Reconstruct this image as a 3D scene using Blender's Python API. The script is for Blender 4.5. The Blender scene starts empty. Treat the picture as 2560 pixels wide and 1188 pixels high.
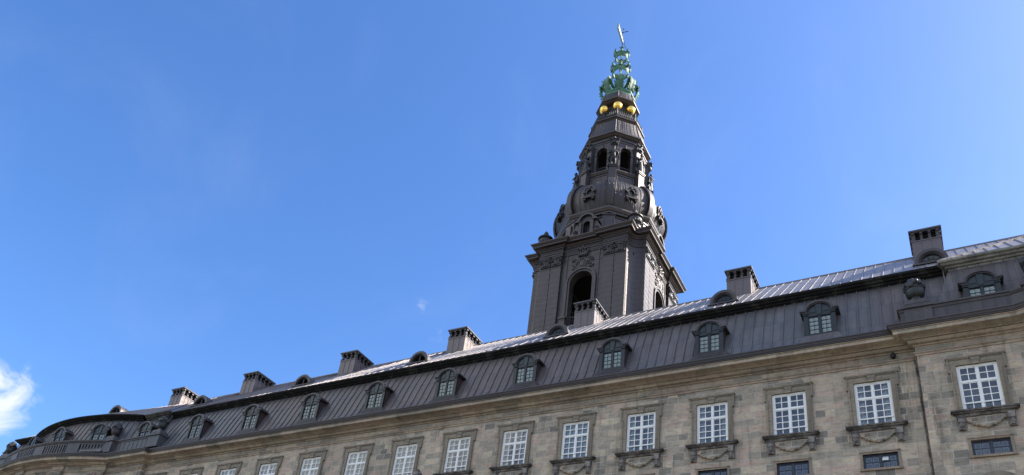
import bpy, bmesh, math, random
from mathutils import Matrix, Vector
from mathutils.geometry import tessellate_polygon
rad = math.radians
random.seed(7)
sc = bpy.context.scene

# ------------------------------------------------------------------ camera
CAMP = Vector((-0.3084, -38.6718, 1.6))
cam = bpy.data.cameras.new("camera")
co = bpy.data.objects.new("camera", cam)
sc.collection.objects.link(co)
co.matrix_world = (Matrix.Translation(CAMP) @ Matrix.Rotation(0.54705, 4, 'Z')
                   @ Matrix.Rotation(2.08555, 4, 'X') @ Matrix.Rotation(0.128391, 4, 'Z'))
cam.sensor_width = 36.0
cam.lens = 36.0 * 2065.0 / 2560.0
cam.shift_y = 366.0 / 2560.0
cam.clip_end = 5000
sc.camera = co

# ------------------------------------------------------------------ light
SUN_EL = rad(40.5)
SUN_DIR = Vector((0.852 * math.cos(SUN_EL), 0.523 * math.cos(SUN_EL), math.sin(SUN_EL)))
sl = bpy.data.lights.new("sun", 'SUN')
sl.energy = 5.0
sl.angle = rad(0.53)
sl.color = (1.0, 0.95, 0.87)
so = bpy.data.objects.new("sun", sl)
sc.collection.objects.link(so)
so.rotation_euler = SUN_DIR.to_track_quat('Z', 'Y').to_euler()
so.location = (60, 30, 80)

sc.view_settings.view_transform = 'Standard'
sc.view_settings.look = 'None'
sc.view_settings.exposure = 1.12
sc.view_settings.gamma = 1.0

world = bpy.data.worlds.new("World")
sc.world = world
world.use_nodes = True


def N(nt, typ, **kw):
    n = nt.nodes.new(typ)
    for k, v in kw.items():
        if k.startswith('i_'):
            n.inputs[int(k[2:])].default_value = v
        else:
            setattr(n, k, v)
    return n


def pix_dir(px, py):
    d = Vector(((px - 1280) / 2065.0, -(py - 594 - 366) / 2065.0, -1.0))
    return (co.matrix_world.to_3x3() @ d).normalized()


def build_world():
    nt = world.node_tree
    nt.nodes.clear()
    L = nt.links.new
    out = N(nt, 'ShaderNodeOutputWorld')
    bg = N(nt, 'ShaderNodeBackground')
    bg.inputs[1].default_value = 0.1
    L(bg.outputs[0], out.inputs[0])
    sky = N(nt, 'ShaderNodeTexSky')
    sky.sky_type = 'NISHITA'
    sky.sun_disc = False
    sky.sun_elevation = SUN_EL
    sky.sun_rotation = math.atan2(SUN_DIR.x, SUN_DIR.y)
    sky.altitude = 0
    sky.air_density = 1.0
    sky.dust_density = 0.95
    sky.ozone_density = 3.0
    hsv = N(nt, 'ShaderNodeHueSaturation')
    hsv.inputs['Hue'].default_value = 0.5085
    hsv.inputs['Saturation'].default_value = 1.235
    hsv.inputs['Value'].default_value = 1.37
    L(sky.outputs[0], hsv.inputs['Color'])
    tc = N(nt, 'ShaderNodeTexCoord')

    def noise(scale, detail, rough, vec, dist=0.0):
        n = N(nt, 'ShaderNodeTexNoise')
        n.inputs['Scale'].default_value = scale
        n.inputs['Detail'].default_value = detail
        n.inputs['Roughness'].default_value = rough
        n.inputs['Distortion'].default_value = dist
        L(vec, n.inputs['Vector'])
        return n.outputs[0]

    def mr(v, a, b, c=0.0, d=1.0, smooth=True):
        m = N(nt, 'ShaderNodeMapRange')
        if smooth:
            m.interpolation_type = 'SMOOTHSTEP'
        L(v, m.inputs[0])
        for i, x in enumerate((a, b, c, d)):
            m.inputs[i + 1].default_value = x
        return m.outputs[0]

    def math_(op, a, b=None):
        m = N(nt, 'ShaderNodeMath', operation=op)
        for i, v in enumerate((a, b)):
            if v is None:
                continue
            if isinstance(v, (int, float)):
                m.inputs[i].default_value = v
            else:
                L(v, m.inputs[i])
        return m.outputs[0]

    D = tc.outputs['Generated']

    def near(px, py, r0, r1):
        c = pix_dir(px, py)
        s = N(nt, 'ShaderNodeVectorMath', operation='DISTANCE')
        L(D, s.inputs[0])
        s.inputs[1].default_value = c
        return mr(s.outputs['Value'], r0, r1, 1.0, 0.0)

    # white wisp low on the left, a very small puff beside the tower, a thin veil
    n1 = noise(24, 7, 0.62, D, 0.7)
    m1 = math_('MULTIPLY', mr(math_('ADD', n1, math_('MULTIPLY', near(-48, 995, 0.008, 0.080), 0.38)), 0.62, 1.04), near(-45, 990, 0.030, 0.078))
    n2 = noise(90, 6, 0.65, D, 0.4)
    m2 = math_('MULTIPLY', mr(n2, 0.38, 0.75), math_('MULTIPLY', near(1056, 768, 0.0, 0.015), 0.28))
    m2b = math_('MULTIPLY', mr(n2, 0.45, 0.8), math_('MULTIPLY', near(1110, 840, 0.0, 0.03), 0.12))
    n3 = noise(3.0, 5, 0.6, D, 1.5)
    m3 = math_('MULTIPLY', mr(n3, 0.45, 0.8), 0.05)
    # bright broken cloud in the part of the sky behind the camera
    sep = N(nt, 'ShaderNodeSeparateXYZ')
    L(D, sep.inputs[0])
    n4 = noise(2.6, 8, 0.58, D, 0.2)
    lift = math_('ADD', n4, math_('ADD', mr(sep.outputs[2], 0.30, 0.72, -0.08, 0.10), mr(sep.outputs[0], -0.28, -0.55, -0.14, 0.05)))
    m4 = math_('MULTIPLY', mr(lift, 0.44, 0.60), mr(sep.outputs[1], 0.05, -0.25))
    m4 = math_('MAXIMUM', m4, math_('MULTIPLY', mr(n4, 0.2, 0.7, 0.08, 0.28), mr(sep.outputs[1], 0.0, -0.3)))
    mall = math_('MAXIMUM', math_('MAXIMUM', m1, m2), math_('MAXIMUM', m2b, m3))
    mix = N(nt, 'ShaderNodeMix', data_type='RGBA')
    L(mall, mix.inputs[0])
    L(hsv.outputs[0], mix.inputs[6])
    mix.inputs[7].default_value = (4.6, 4.9, 5.3, 1)
    mix2 = N(nt, 'ShaderNodeMix', data_type='RGBA')
    L(m4, mix2.inputs[0])
    L(mix.outputs[2], mix2.inputs[6])
    mix2.inputs[7].default_value = (8.4, 8.6, 8.9, 1)
    L(mix2.outputs[2], bg.inputs[0])


build_world()


# ------------------------------------------------------------------ materials
def new_mat(name):
    m = bpy.data.materials.new(name)
    m.use_nodes = True
    nt = m.node_tree
    return m, nt, nt.nodes['Principled BSDF'], nt.links.new


def noise_of(nt, L, vec, scale, detail=5, rough=0.6, dist=0.0):
    n = N(nt, 'ShaderNodeTexNoise')
    n.inputs['Scale'].default_value = scale
    n.inputs['Detail'].default_value = detail
    n.inputs['Roughness'].default_value = rough
    n.inputs['Distortion'].default_value = dist
    L(vec, n.inputs['Vector'])
    return n.outputs[0]


def ramp(nt, L, fac, stops):
    r = N(nt, 'ShaderNodeValToRGB')
    e = r.color_ramp.elements
    while len(e) < len(stops):
        e.new(0.5)
    for i, (p, c) in enumerate(stops):
        e[i].position = p
        e[i].color = (*c, 1)
    L(fac, r.inputs[0])
    return r.outputs[0]


def mixc(nt, L, a, b, fac, mode='MIX'):
    m = N(nt, 'ShaderNodeMix', data_type='RGBA', blend_type=mode)
    for idx, v in ((0, fac), (6, a), (7, b)):
        if isinstance(v, (int, float)):
            m.inputs[idx].default_value = v
        elif isinstance(v, tuple):
            m.inputs[idx].default_value = (*v, 1)
        else:
            L(v, m.inputs[idx])
    return m.outputs[2]


def mapr(nt, L, v, a, b, c=0.0, d=1.0):
    m = N(nt, 'ShaderNodeMapRange')
    L(v, m.inputs[0])
    for i, x in enumerate((a, b, c, d)):
        m.inputs[i + 1].default_value = x
    return m.outputs[0]


def scaled(nt, L, vec, s):
    m = N(nt, 'ShaderNodeVectorMath', operation='MULTIPLY')
    L(vec, m.inputs[0])
    m.inputs[1].default_value = s
    return m.outputs[0]


def stone(name, bw=0.66, bh=0.385, tint=(1, 1, 1), joints=True, dark=1.0, stain=0.6, shift=0.1, soft=0.0, marks=False):
    m, nt, P, L = new_mat(name)
    tc = N(nt, 'ShaderNodeTexCoord')
    V = tc.outputs['Object']
    sep = N(nt, 'ShaderNodeSeparateXYZ')
    L(V, sep.inputs[0])
    # uneven block lengths: slide each course and warp along it
    fl = N(nt, 'ShaderNodeMath', operation='FLOOR')
    dv = N(nt, 'ShaderNodeMath', operation='DIVIDE')
    ad0 = N(nt, 'ShaderNodeMath', operation='ADD')
    L(sep.outputs[2], ad0.inputs[0]); ad0.inputs[1].default_value = shift
    L(ad0.outputs[0], dv.inputs[0]); dv.inputs[1].default_value = bh
    L(dv.outputs[0], fl.inputs[0])
    wn = N(nt, 'ShaderNodeTexWhiteNoise', noise_dimensions='1D')
    L(fl.outputs[0], wn.inputs['W'])
    cmb0 = N(nt, 'ShaderNodeCombineXYZ')
    L(sep.outputs[0], cmb0.inputs[0])
    L(fl.outputs[0], cmb0.inputs[1])
    wob = noise_of(nt, L, scaled(nt, L, cmb0.outputs[0], (0.55, 7.3, 1)), 1.0, 1, 0.5)
    a1 = N(nt, 'ShaderNodeMath', operation='MULTIPLY_ADD')
    L(wn.outputs[0], a1.inputs[0]); a1.inputs[1].default_value = 3.0; L(sep.outputs[0], a1.inputs[2])
    a2 = N(nt, 'ShaderNodeMath', operation='MULTIPLY_ADD')
    L(wob, a2.inputs[0]); a2.inputs[1].default_value = 1.5; L(a1.outputs[0], a2.inputs[2])
    cmb = N(nt, 'ShaderNodeCombineXYZ')
    L(a2.outputs[0], cmb.inputs[0])
    L(ad0.outputs[0], cmb.inputs[1])
    br = N(nt, 'ShaderNodeTexBrick')
    br.offset = 0.37
    br.inputs['Scale'].default_value = 1.0
    br.inputs['Color1'].default_value = (0, 0, 0, 1)
    br.inputs['Color2'].default_value = (1, 1, 1, 1)
    br.inputs['Mortar'].default_value = (0.5, 0.5, 0.5, 1)
    br.inputs['Mortar Size'].default_value = 0.013 if joints else 0.006
    br.inputs['Mortar Smooth'].default_value = 0.25
    br.inputs['Bias'].default_value = 0.0
    br.inputs['Brick Width'].default_value = bw
    br.inputs['Row Height'].default_value = bh
    L(cmb.outputs[0], br.inputs['Vector'])
    t = tint
    C = lambda r, g, b: (r * t[0] * dark, g * t[1] * dark, b * t[2] * dark)
    col = ramp(nt, L, br.outputs['Color'], [(0.0, C(.125, .122, .108)), (0.16, C(.215, .202, .170)), (0.38, C(.262, .236, .190)),
                                           (0.58, C(.315, .248, .205)), (0.80, C(.315, .275, .215)), (1.0, C(.36, .318, .245))])
    if soft:
        col = mixc(nt, L, col, C(.285, .25, .20), soft)
    # veins within a block: stretched noise whose direction changes per block
    wn2 = N(nt, 'ShaderNodeVectorMath', operation='MULTIPLY_ADD')
    L(br.outputs['Color'], wn2.inputs[0]); wn2.inputs[1].default_value = (37, 11, 53); L(scaled(nt, L, V, (1.3, 1, 4.2)), wn2.inputs[2])
    vein = noise_of(nt, L, wn2.outputs[0], 1.6, 7, 0.7, 0.9)
    col = mixc(nt, L, col, (0.52, 0.50, 0.47), mapr(nt, L, vein, 0.42, 0.66), 'MULTIPLY') if False else \
        mixc(nt, L, col, ramp(nt, L, vein, [(0.30, (.60, .60, .60)), (0.5, (1, 1, 1)), (0.72, (1.22, 1.18, 1.1))]), 1.0, 'MULTIPLY')
    grain = noise_of(nt, L, V, 42, 3, 0.7)
    col = mixc(nt, L, col, ramp(nt, L, grain, [(0.3, (.8, .8, .8)), (0.7, (1.18, 1.18, 1.18))]), 1.0, 'MULTIPLY')
    # soot and rain streaks
    big = noise_of(nt, L, scaled(nt, L, V, (0.35, 0.35, 0.22)), 1.0, 6, 0.62, 0.6)
    col = mixc(nt, L, col, ramp(nt, L, big, [(0.28, (.60, .59, .58)), (0.5, (.95, .95, .95)), (0.75, (1.1, 1.09, 1.07))]), stain, 'MULTIPLY')
    st = noise_of(nt, L, scaled(nt, L, V, (3.6, 3.6, 0.22)), 1.0, 5, 0.65)
    col = mixc(nt, L, col, ramp(nt, L, st, [(0.30, (.52, .51, .50)), (0.46, (1, 1, 1))]), stain * 0.75, 'MULTIPLY')
    if marks:
        # soot runs below the sill ends and beside the pavilion corner
        def mth(op, a, b=None, c=None):
            q = N(nt, 'ShaderNodeMath', operation=op)
            for i_, v_ in enumerate((a, b, c)):
                if isinstance(v_, (int, float)):
                    q.inputs[i_].default_value = v_
                elif v_ is not None:
                    L(v_, q.inputs[i_])
            return q.outputs[0]
        uu = mth('ABSOLUTE', mth('WRAP', mth('ADD', sep.outputs[0], 3.155), 2.0, -2.0))
        near_ = mapr(nt, L, mth('ABSOLUTE', mth('SUBTRACT', uu, 1.28)), 0.05, 0.32, 1.0, 0.0)
        zz_ = mth('MULTIPLY', mapr(nt, L, sep.outputs[2], 19.6, 21.2), mapr(nt, L, sep.outputs[2], 21.9, 21.5))
        sn = noise_of(nt, L, scaled(nt, L, V, (9, 9, 0.7)), 1.0, 4, 0.7)
        run = mth('MULTIPLY', mth('MULTIPLY', near_, zz_), mapr(nt, L, sn, 0.32, 0.62))
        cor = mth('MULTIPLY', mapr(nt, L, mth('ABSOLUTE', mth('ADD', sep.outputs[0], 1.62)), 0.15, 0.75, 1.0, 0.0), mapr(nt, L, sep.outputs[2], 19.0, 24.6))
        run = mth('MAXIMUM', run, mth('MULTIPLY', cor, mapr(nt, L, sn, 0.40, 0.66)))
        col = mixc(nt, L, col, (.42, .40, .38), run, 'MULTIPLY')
    if joints:
        jn = noise_of(nt, L, V, 2.2, 3, 0.6)
        jc = ramp(nt, L, jn, [(0.32, (.24, .225, .195)), (0.58, (.47, .44, .385))])
        col = mixc(nt, L, col, jc, br.outputs['Fac'])
    else:
        f = N(nt, 'ShaderNodeMath', operation='MULTIPLY')
        L(br.outputs['Fac'], f.inputs[0]); f.inputs[1].default_value = 0.6
        col = mixc(nt, L, col, (.07, .06, .05), f.outputs[0])
    L(col, P.inputs['Base Color'])
    P.inputs['Roughness'].default_value = 0.88
    P.inputs['Specular IOR Level'].default_value = 0.25
    b = N(nt, 'ShaderNodeBump')
    b.inputs['Strength'].default_value = 0.5
    b.inputs['Distance'].default_value = 0.012
    ad = N(nt, 'ShaderNodeMath', operation='SUBTRACT')
    L(vein, ad.inputs[0]); L(br.outputs['Fac'], ad.inputs[1])
    L(ad.outputs[0], b.inputs['Height'])
    L(b.outputs[0], P.inputs['Normal'])
    return m


def copper(name, base=(.098, .078, .080), cool=(.088, .098, .110), rough=0.50, spec=0.5, rows=(0.55, 1.5), cool_amt=0.8, big_s=0.10, ior=1.5, xonly=False):
    m, nt, P, L = new_mat(name)
    tc = N(nt, 'ShaderNodeTexCoord')
    V = tc.outputs['Object']
    n1 = noise_of(nt, L, scaled(nt, L, V, (1, 1, 0.6)), big_s, 5, 0.6, 0.4)
    n2 = noise_of(nt, L, scaled(nt, L, V, (3.0, 3.0, 0.5)), 1.0, 6, 0.65)
    n3 = noise_of(nt, L, V, 6.0, 4, 0.6)
    cm = N(nt, 'ShaderNodeMath', operation='MULTIPLY')
    L(mapr(nt, L, n1, 0.42, 0.62), cm.inputs[0]); cm.inputs[1].default_value = cool_amt
    col = mixc(nt, L, base, cool, cm.outputs[0])
    col = mixc(nt, L, col, ramp(nt, L, n2, [(0.3, (.78, .78, .78)), (0.55, (1, 1, 1)), (0.75, (1.3, 1.27, 1.25))]), 1.0, 'MULTIPLY')
    col = mixc(nt, L, col, ramp(nt, L, n3, [(0.3, (.88, .88, .88)), (0.7, (1.12, 1.12, 1.12))]), 1.0, 'MULTIPLY')
    # sheets
    sep = N(nt, 'ShaderNodeSeparateXYZ')
    L(V, sep.inputs[0])
    ssum = N(nt, 'ShaderNodeMath', operation='ADD')
    L(sep.outputs[0], ssum.inputs[0])
    if not xonly:
        L(sep.outputs[1], ssum.inputs[1])
    cmb = N(nt, 'ShaderNodeCombineXYZ')
    L(ssum.outputs[0], cmb.inputs[0]); L(sep.outputs[2], cmb.inputs[1])
    br = N(nt, 'ShaderNodeTexBrick')
    br.inputs['Scale'].default_value = 1.0
    br.inputs['Color1'].default_value = (.86, .86, .87, 1)
    br.inputs['Color2'].default_value = (1.14, 1.12, 1.12, 1)
    br.inputs['Mortar'].default_value = (.55, .55, .55, 1)
    br.inputs['Mortar Size'].default_value = 0.007
    br.inputs['Brick Width'].default_value = rows[0]
    br.inputs['Row Height'].default_value = rows[1]
    br.inputs['Bias'].default_value = 0.0
    L(cmb.outputs[0], br.inputs['Vector'])
    col = mixc(nt, L, col, br.outputs['Color'], 1.0, 'MULTIPLY')
    L(col, P.inputs['Base Color'])
    L(mapr(nt, L, n2, 0.3, 0.7, rough - 0.08, rough + 0.10), P.inputs['Roughness'])
    P.inputs['Specular IOR Level'].default_value = spec
    P.inputs['IOR'].default_value = ior
    if ior > 1.6:
        P.inputs['Specular Tint'].default_value = (1.0, .86, .82, 1)
    b = N(nt, 'ShaderNodeBump')
    b.inputs['Strength'].default_value = 0.75
    b.inputs['Distance'].default_value = 0.03
    nb = noise_of(nt, L, scaled(nt, L, V, (1.2, 1.2, 3.0)), 1.0, 3, 0.5)
    sb = N(nt, 'ShaderNodeMath', operation='SUBTRACT')
    L(nb, sb.inputs[0]); L(br.outputs['Fac'], sb.inputs[1])
    L(sb.outputs[0], b.inputs['Height'])
    L(b.outputs[0], P.inputs['Normal'])
    return m


def plain(name, c, rough=0.6, spec=0.5, metal=0.0, var=0.15, scale=8.0, bump=0.0):
    m, nt, P, L = new_mat(name)
    tc = N(nt, 'ShaderNodeTexCoord')
    n = noise_of(nt, L, tc.outputs['Object'], scale, 5, 0.65)
    col = mixc(nt, L, c, ramp(nt, L, n, [(0.3, (1 - var,) * 3), (0.7, (1 + var,) * 3)]), 1.0, 'MULTIPLY')
    L(col, P.inputs['Base Color'])
    P.inputs['Roughness'].default_value = rough
    P.inputs['Specular IOR Level'].default_value = spec
    P.inputs['Metallic'].default_value = metal
    if bump:
        b = N(nt, 'ShaderNodeBump')
        b.inputs['Strength'].default_value = bump
        b.inputs['Distance'].default_value = 0.03
        L(n, b.inputs['Height'])
        L(b.outputs[0], P.inputs['Normal'])
    return m


def patchy(name, c0, c1, scale=1.5, lo=0.42, hi=0.62, rough=0.7, spec=0.4):
    m, nt, P, L = new_mat(name)
    tc = N(nt, 'ShaderNodeTexCoord')
    n = noise_of(nt, L, tc.outputs['Object'], scale, 7, 0.68, 0.4)
    n2 = noise_of(nt, L, tc.outputs['Object'], scale * 9, 3, 0.6)
    col = ramp(nt, L, n, [(lo, c0), (hi, c1)])
    col = mixc(nt, L, col, ramp(nt, L, n2, [(0.3, (.75,) * 3), (0.7, (1.2,) * 3)]), 1.0, 'MULTIPLY')
    L(col, P.inputs['Base Color'])
    P.inputs['Roughness'].default_value = rough
    P.inputs['Specular IOR Level'].default_value = spec
    b = N(nt, 'ShaderNodeBump')
    b.inputs['Strength'].default_value = 0.4
    b.inputs['Distance'].default_value = 0.02
    L(n2, b.inputs['Height'])
    L(b.outputs[0], P.inputs['Normal'])
    return m


def glass(name, ior=2.0, tint=(.75, .82, .86)):
    m, nt, P, L = new_mat(name)
    nt.nodes.remove(P)
    out = nt.nodes['Material Output']
    tr = N(nt, 'ShaderNodeBsdfTransparent')
    tr.inputs[0].default_value = (*tint, 1)
    gl = N(nt, 'ShaderNodeBsdfGlossy')
    gl.inputs['Roughness'].default_value = 0.015
    fr = N(nt, 'ShaderNodeFresnel')
    fr.inputs[0].default_value = ior
    tc = N(nt, 'ShaderNodeTexCoord')
    nz = noise_of(nt, L, tc.outputs['Object'], 1.7, 2, 0.5)
    b = N(nt, 'ShaderNodeBump')
    b.inputs['Strength'].default_value = 0.12
    b.inputs['Distance'].default_value = 0.05
    L(nz, b.inputs['Height'])
    L(b.outputs[0], gl.inputs['Normal'])
    mx = N(nt, 'ShaderNodeMixShader')
    L(fr.outputs[0], mx.inputs[0])
    L(tr.outputs[0], mx.inputs[1])
    L(gl.outputs[0], mx.inputs[2])
    L(mx.outputs[0], out.inputs[0])
    return m


M = {
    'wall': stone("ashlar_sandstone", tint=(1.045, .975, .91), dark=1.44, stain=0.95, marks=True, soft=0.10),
    'trim': stone("carved_sandstone_trim", 1.6, 3.0, (1.05, .965, .885), joints=False, dark=1.05, stain=0.75),
    'cornice': stone("cornice_sandstone", 1.3, 0.29, (1.05, .985, .91), joints=False, dark=1.25, stain=0.85, soft=0.35, shift=0.06),
    'sill': patchy("weathered_sill_stone", (.06, .052, .046), (.24, .21, .18), 2.2),
    'mansard': copper("brown_copper_sheet", (.100, .081, .075), (.088, .094, .100), xonly=True),
    'parapet': copper("parapet_copper", (.066, .054, .052), (.060, .062, .066), 0.52, 0.45, (0.52, 1.3)),
    'gutter': copper("dark_copper_gutter", (.056, .045, .045), (.056, .054, .058), 0.5, 0.5, (2.4, 9.0)),
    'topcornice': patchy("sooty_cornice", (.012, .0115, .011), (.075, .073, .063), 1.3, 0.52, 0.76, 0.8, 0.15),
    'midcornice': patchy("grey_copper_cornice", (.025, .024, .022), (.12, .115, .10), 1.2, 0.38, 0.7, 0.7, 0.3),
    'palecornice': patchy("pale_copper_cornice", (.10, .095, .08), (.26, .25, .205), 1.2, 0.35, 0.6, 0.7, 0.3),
    'roof': copper("sunlit_grey_copper", (.125, .12, .12), (.15, .148, .15), 0.46, 0.7, (0.55, 30.0), 0.6, 0.3, 1.8),  # lighter than the brown copper: grazing sunlight put into the base colour
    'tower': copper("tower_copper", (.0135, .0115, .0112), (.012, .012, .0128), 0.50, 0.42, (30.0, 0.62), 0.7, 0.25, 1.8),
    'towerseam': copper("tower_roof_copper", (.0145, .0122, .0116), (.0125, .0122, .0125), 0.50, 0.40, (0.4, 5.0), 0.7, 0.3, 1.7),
    'chimney': copper("chimney_copper", (.040, .031, .032), (.036, .037, .042), 0.52, 0.66, (0.52, 1.1), 0.6, 0.2, 1.8),
    'towerdark': plain("dark_bronze", (.020, .018, .018), 0.5, 0.35, 0, 0.35, 5, 0.5),
    'ornament': plain("ornament_copper", (.028, .0245, .024), 0.5, 0.4, 0, 0.35, 6, 0.5),
    'inside': plain("unlit_timber", (.018, .016, .015), 0.9, 0.2),
    'gold': plain("gilding", (.95, .62, .14), 0.30, 0.5, 1.0, 0.12, 6),
    'verdigris': patchy("verdigris_copper", (.018, .058, .032), (.090, .24, .138), 1.6, 0.30, 0.68, 0.6, 0.5),
    'paleverdigris': patchy("pale_verdigris", (.26, .42, .38), (.45, .60, .55), 1.2, 0.3, 0.7, 0.5, 0.5),
    'white': plain("white_window_paint", (.80, .79, .74), 0.45, 0.5, 0, 0.05, 3),
    'innerwhite': plain("inner_sash_paint", (.66, .66, .63), 0.5, 0.4, 0, 0.05, 3),
    'navy': plain("blue_black_window_paint", (.018, .022, .028), 0.4, 0.5, 0, 0.2, 3),
    'green': plain("bottle_green_paint", (.005, .0088, .0086), 0.42, 0.5, 0, 0.25, 4),
    'greenlight': plain("bottle_green_panel", (.010, .0195, .019), 0.42, 0.5, 0, 0.25, 4),
    'cheek': plain("red_brown_copper", (.040, .022, .020), 0.5, 0.5, 0, 0.3, 3),
    'glass': glass("window_glass", 2.0, (.86, .90, .94)),
    'atticpane': glass("attic_window_glass", 1.4, (.85, .9, .9)),
    'darkglass': plain("attic_glass", (.022, .030, .036), 0.08, 0.35, 0, 0.2, 1.2),
    'room': plain("dim_room", (.25, .28, .30), 0.9, 0.2),
    'innergrey': plain("grey_inner_bars", (.50, .53, .51), 0.6, 0.3, 0, 0.1, 3),
    'curtain': plain("white_curtain", (.72, .74, .72), 0.9, 0.1, 0, 0.12, 4),
    'blind': plain("pale_roller_blind", (.62, .70, .66), 0.9, 0.1, 0, 0.08, 2),
    'urn': patchy("bronze_urn", (.011, .0115, .0105), (.030, .036, .030), 2.5, 0.4, 0.75, 0.5, 0.5),
    'browurn': patchy("brown_urn", (.020, .0165, .0155), (.036, .030, .028), 2.5, 0.4, 0.75, 0.5, 0.5),
    'black': plain("black_metal", (.012, .012, .013), 0.4, 0.5),
    'paving': stone("granite_paving", 0.5, 0.3, dark=0.42),
}


# ------------------------------------------------------------------ mesh tools
class MB:
    def __init__(s, T=None):
        s.v, s.f, s.T = [], [], T or Matrix.Identity(4)

    def add(s, vs, fs):
        o = len(s.v)
        s.v += [tuple(s.T @ Vector(p)) for p in vs]
        s.f += [tuple(o + i for i in f) for f in fs]

    def box(s, x0, x1, y0, y1, z0, z1):
        s.add([(x, y, z) for z in (z0, z1) for x, y in ((x0, y0), (x1, y0), (x1, y1), (x0, y1))],
              [(0, 3, 2, 1), (4, 5, 6, 7), (0, 1, 5, 4), (1, 2, 6, 5), (2, 3, 7, 6), (3, 0, 4, 7)])

    def frustum(s, z0, a0, b0, z1, a1, b1, cx=0, cy=0):
        s.add([(cx + i * a, cy + j * b, z) for z, a, b in ((z0, a0, b0), (z1, a1, b1)) for i, j in ((-1, -1), (1, -1), (1, 1), (-1, 1))],
              [(0, 3, 2, 1), (4, 5, 6, 7), (0, 1, 5, 4), (1, 2, 6, 5), (2, 3, 7, 6), (3, 0, 4, 7)])

    def plate(s, outer, holes, y0, y1):
        """polygon in x,z with holes, from y0 (front) to y1"""
        loops = [outer] + list(holes)
        tri = tessellate_polygon([[Vector((p[0], p[1], 0)) for p in l] for l in loops])
        pts = [p for l in loops for p in l]
        n = len(pts)
        vs = [(p[0], y0, p[1]) for p in pts] + [(p[0], y1, p[1]) for p in pts]
        fs = [tuple(t) for t in tri] + [tuple(n + i for i in reversed(t)) for t in tri]
        o = 0
        for l in loops:
            k = len(l)
            for i in range(k):
                a, b = o + i, o + (i + 1) % k
                fs.append((a, b, n + b, n + a))
            o += k
        s.add(vs, fs)

    def slab(s, poly, z0, z1):
        """polygon in x,y extruded in z"""
        tri = tessellate_polygon([[Vector((p[0], p[1], 0)) for p in poly]])
        n = len(poly)
        vs = [(p[0], p[1], z0) for p in poly] + [(p[0], p[1], z1) for p in poly]
        fs = [tuple(t) for t in tri] + [tuple(n + i for i in t) for t in tri]
        for i in range(n):
            j = (i + 1) % n
            fs.append((i, j, n + j, n + i))
        s.add(vs, fs)

    def sweep(s, path, prof, closed=False, zf=None, cap=True):
        n = len(path)
        P = [Vector(p) for p in path]
        nor = []
        for i in range(n if closed else n - 1):
            t = (P[(i + 1) % n] - P[i]).normalized()
            nor.append(Vector((t.y, -t.x)))
        rows = []
        for i in range(n):
            if closed:
                a, b = nor[i - 1], nor[i]
            else:
                a, b = nor[max(i - 1, 0)], nor[min(i, n - 2)]
            m = (a + b) / max(1 + a.dot(b), 0.25)
            rows.append([(P[i].x + m.x * d, P[i].y + m.y * d, z) for d, z in prof])
        if zf:
            rows = [[(x, y, zf(x, z)) for x, y, z in r] for r in rows]
        k = len(prof)
        vs = [p for r in rows for p in r]
        fs = []
        for i in range(n if closed else n - 1):
            j = (i + 1) % n
            for q in range(k - 1):
                fs.append((i * k + q, j * k + q, j * k + q + 1, i * k + q + 1))
        if not closed and cap and k > 2:
            fs.append(tuple(range(k)))
            fs.append(tuple((n - 1) * k + q for q in reversed(range(k))))
        s.add(vs, fs)

    def lathe(s, prof, n=20, c=(0, 0), ph=0.0, cap=True):
        vs, fs = [], []
        k = len(prof)
        for i in range(n):
            a = 2 * math.pi * i / n + ph
            vs += [(c[0] + r * math.sin(a), c[1] - r * math.cos(a), z) for r, z in prof]
        for i in range(n):
            j = (i + 1) % n
            for q in range(k - 1):
                fs.append((i * k + q, j * k + q, j * k + q + 1, i * k + q + 1))
        if cap:
            fs.append(tuple(i * k for i in reversed(range(n))))
            fs.append(tuple(i * k + k - 1 for i in range(n)))
        s.add(vs, fs)

    def tube(s, pts, r, n=8, r1=None):
        P = [Vector(p) for p in pts]
        m = len(P)
        vs, fs = [], []
        up = Vector((0, 0, 1))
        for i in range(m):
            t = (P[min(i + 1, m - 1)] - P[max(i - 1, 0)]).normalized()
            a = t.cross(up)
            if a.length < 1e-3:
                a = t.cross(Vector((0, 1, 0)))
            a.normalize()
            b = t.cross(a)
            rr = r if r1 is None else r + (r1 - r) * i / (m - 1)
            vs += [tuple(P[i] + (a * math.cos(q) + b * math.sin(q)) * rr) for q in [2 * math.pi * j / n for j in range(n)]]
        for i in range(m - 1):
            for j in range(n):
                k = (j + 1) % n
                fs.append((i * n + j, i * n + k, (i + 1) * n + k, (i + 1) * n + j))
        fs.append(tuple(reversed(range(n))))
        fs.append(tuple((m - 1) * n + j for j in range(n)))
        s.add(vs, fs)

    def blob(s, c, r, n=8, m=6):
        vs, fs = [], []
        for i in range(m + 1):
            th = math.pi * i / m
            for j in range(n):
                ph = 2 * math.pi * j / n
                vs.append((c[0] + r[0] * math.sin(th) * math.cos(ph), c[1] + r[1] * math.sin(th) * math.sin(ph), c[2] + r[2] * math.cos(th)))
        for i in range(m):
            for j in range(n):
                k = (j + 1) % n
                fs.append((i * n + j, (i + 1) * n + j, (i + 1) * n + k, i * n + k))
        s.add(vs, fs)

    def build(s, name, mat, parent=None, smooth=False, ang=38, label=None):
        me = bpy.data.meshes.new(name)
        me.from_pydata(s.v, [], s.f)
        bm = bmesh.new()
        bm.from_mesh(me)
        bmesh.ops.remove_doubles(bm, verts=bm.verts, dist=1e-5)
        bmesh.ops.recalc_face_normals(bm, faces=bm.faces)
        bm.to_mesh(me)
        bm.free()
        if smooth:
            me.shade_smooth()
            me.set_sharp_from_angle(angle=rad(ang))
        me.materials.append(M[mat])
        o = bpy.data.objects.new(name, me)
        sc.collection.objects.link(o)
        if parent:
            o.parent = parent
        if label:
            o['label'] = label
        return o


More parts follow.
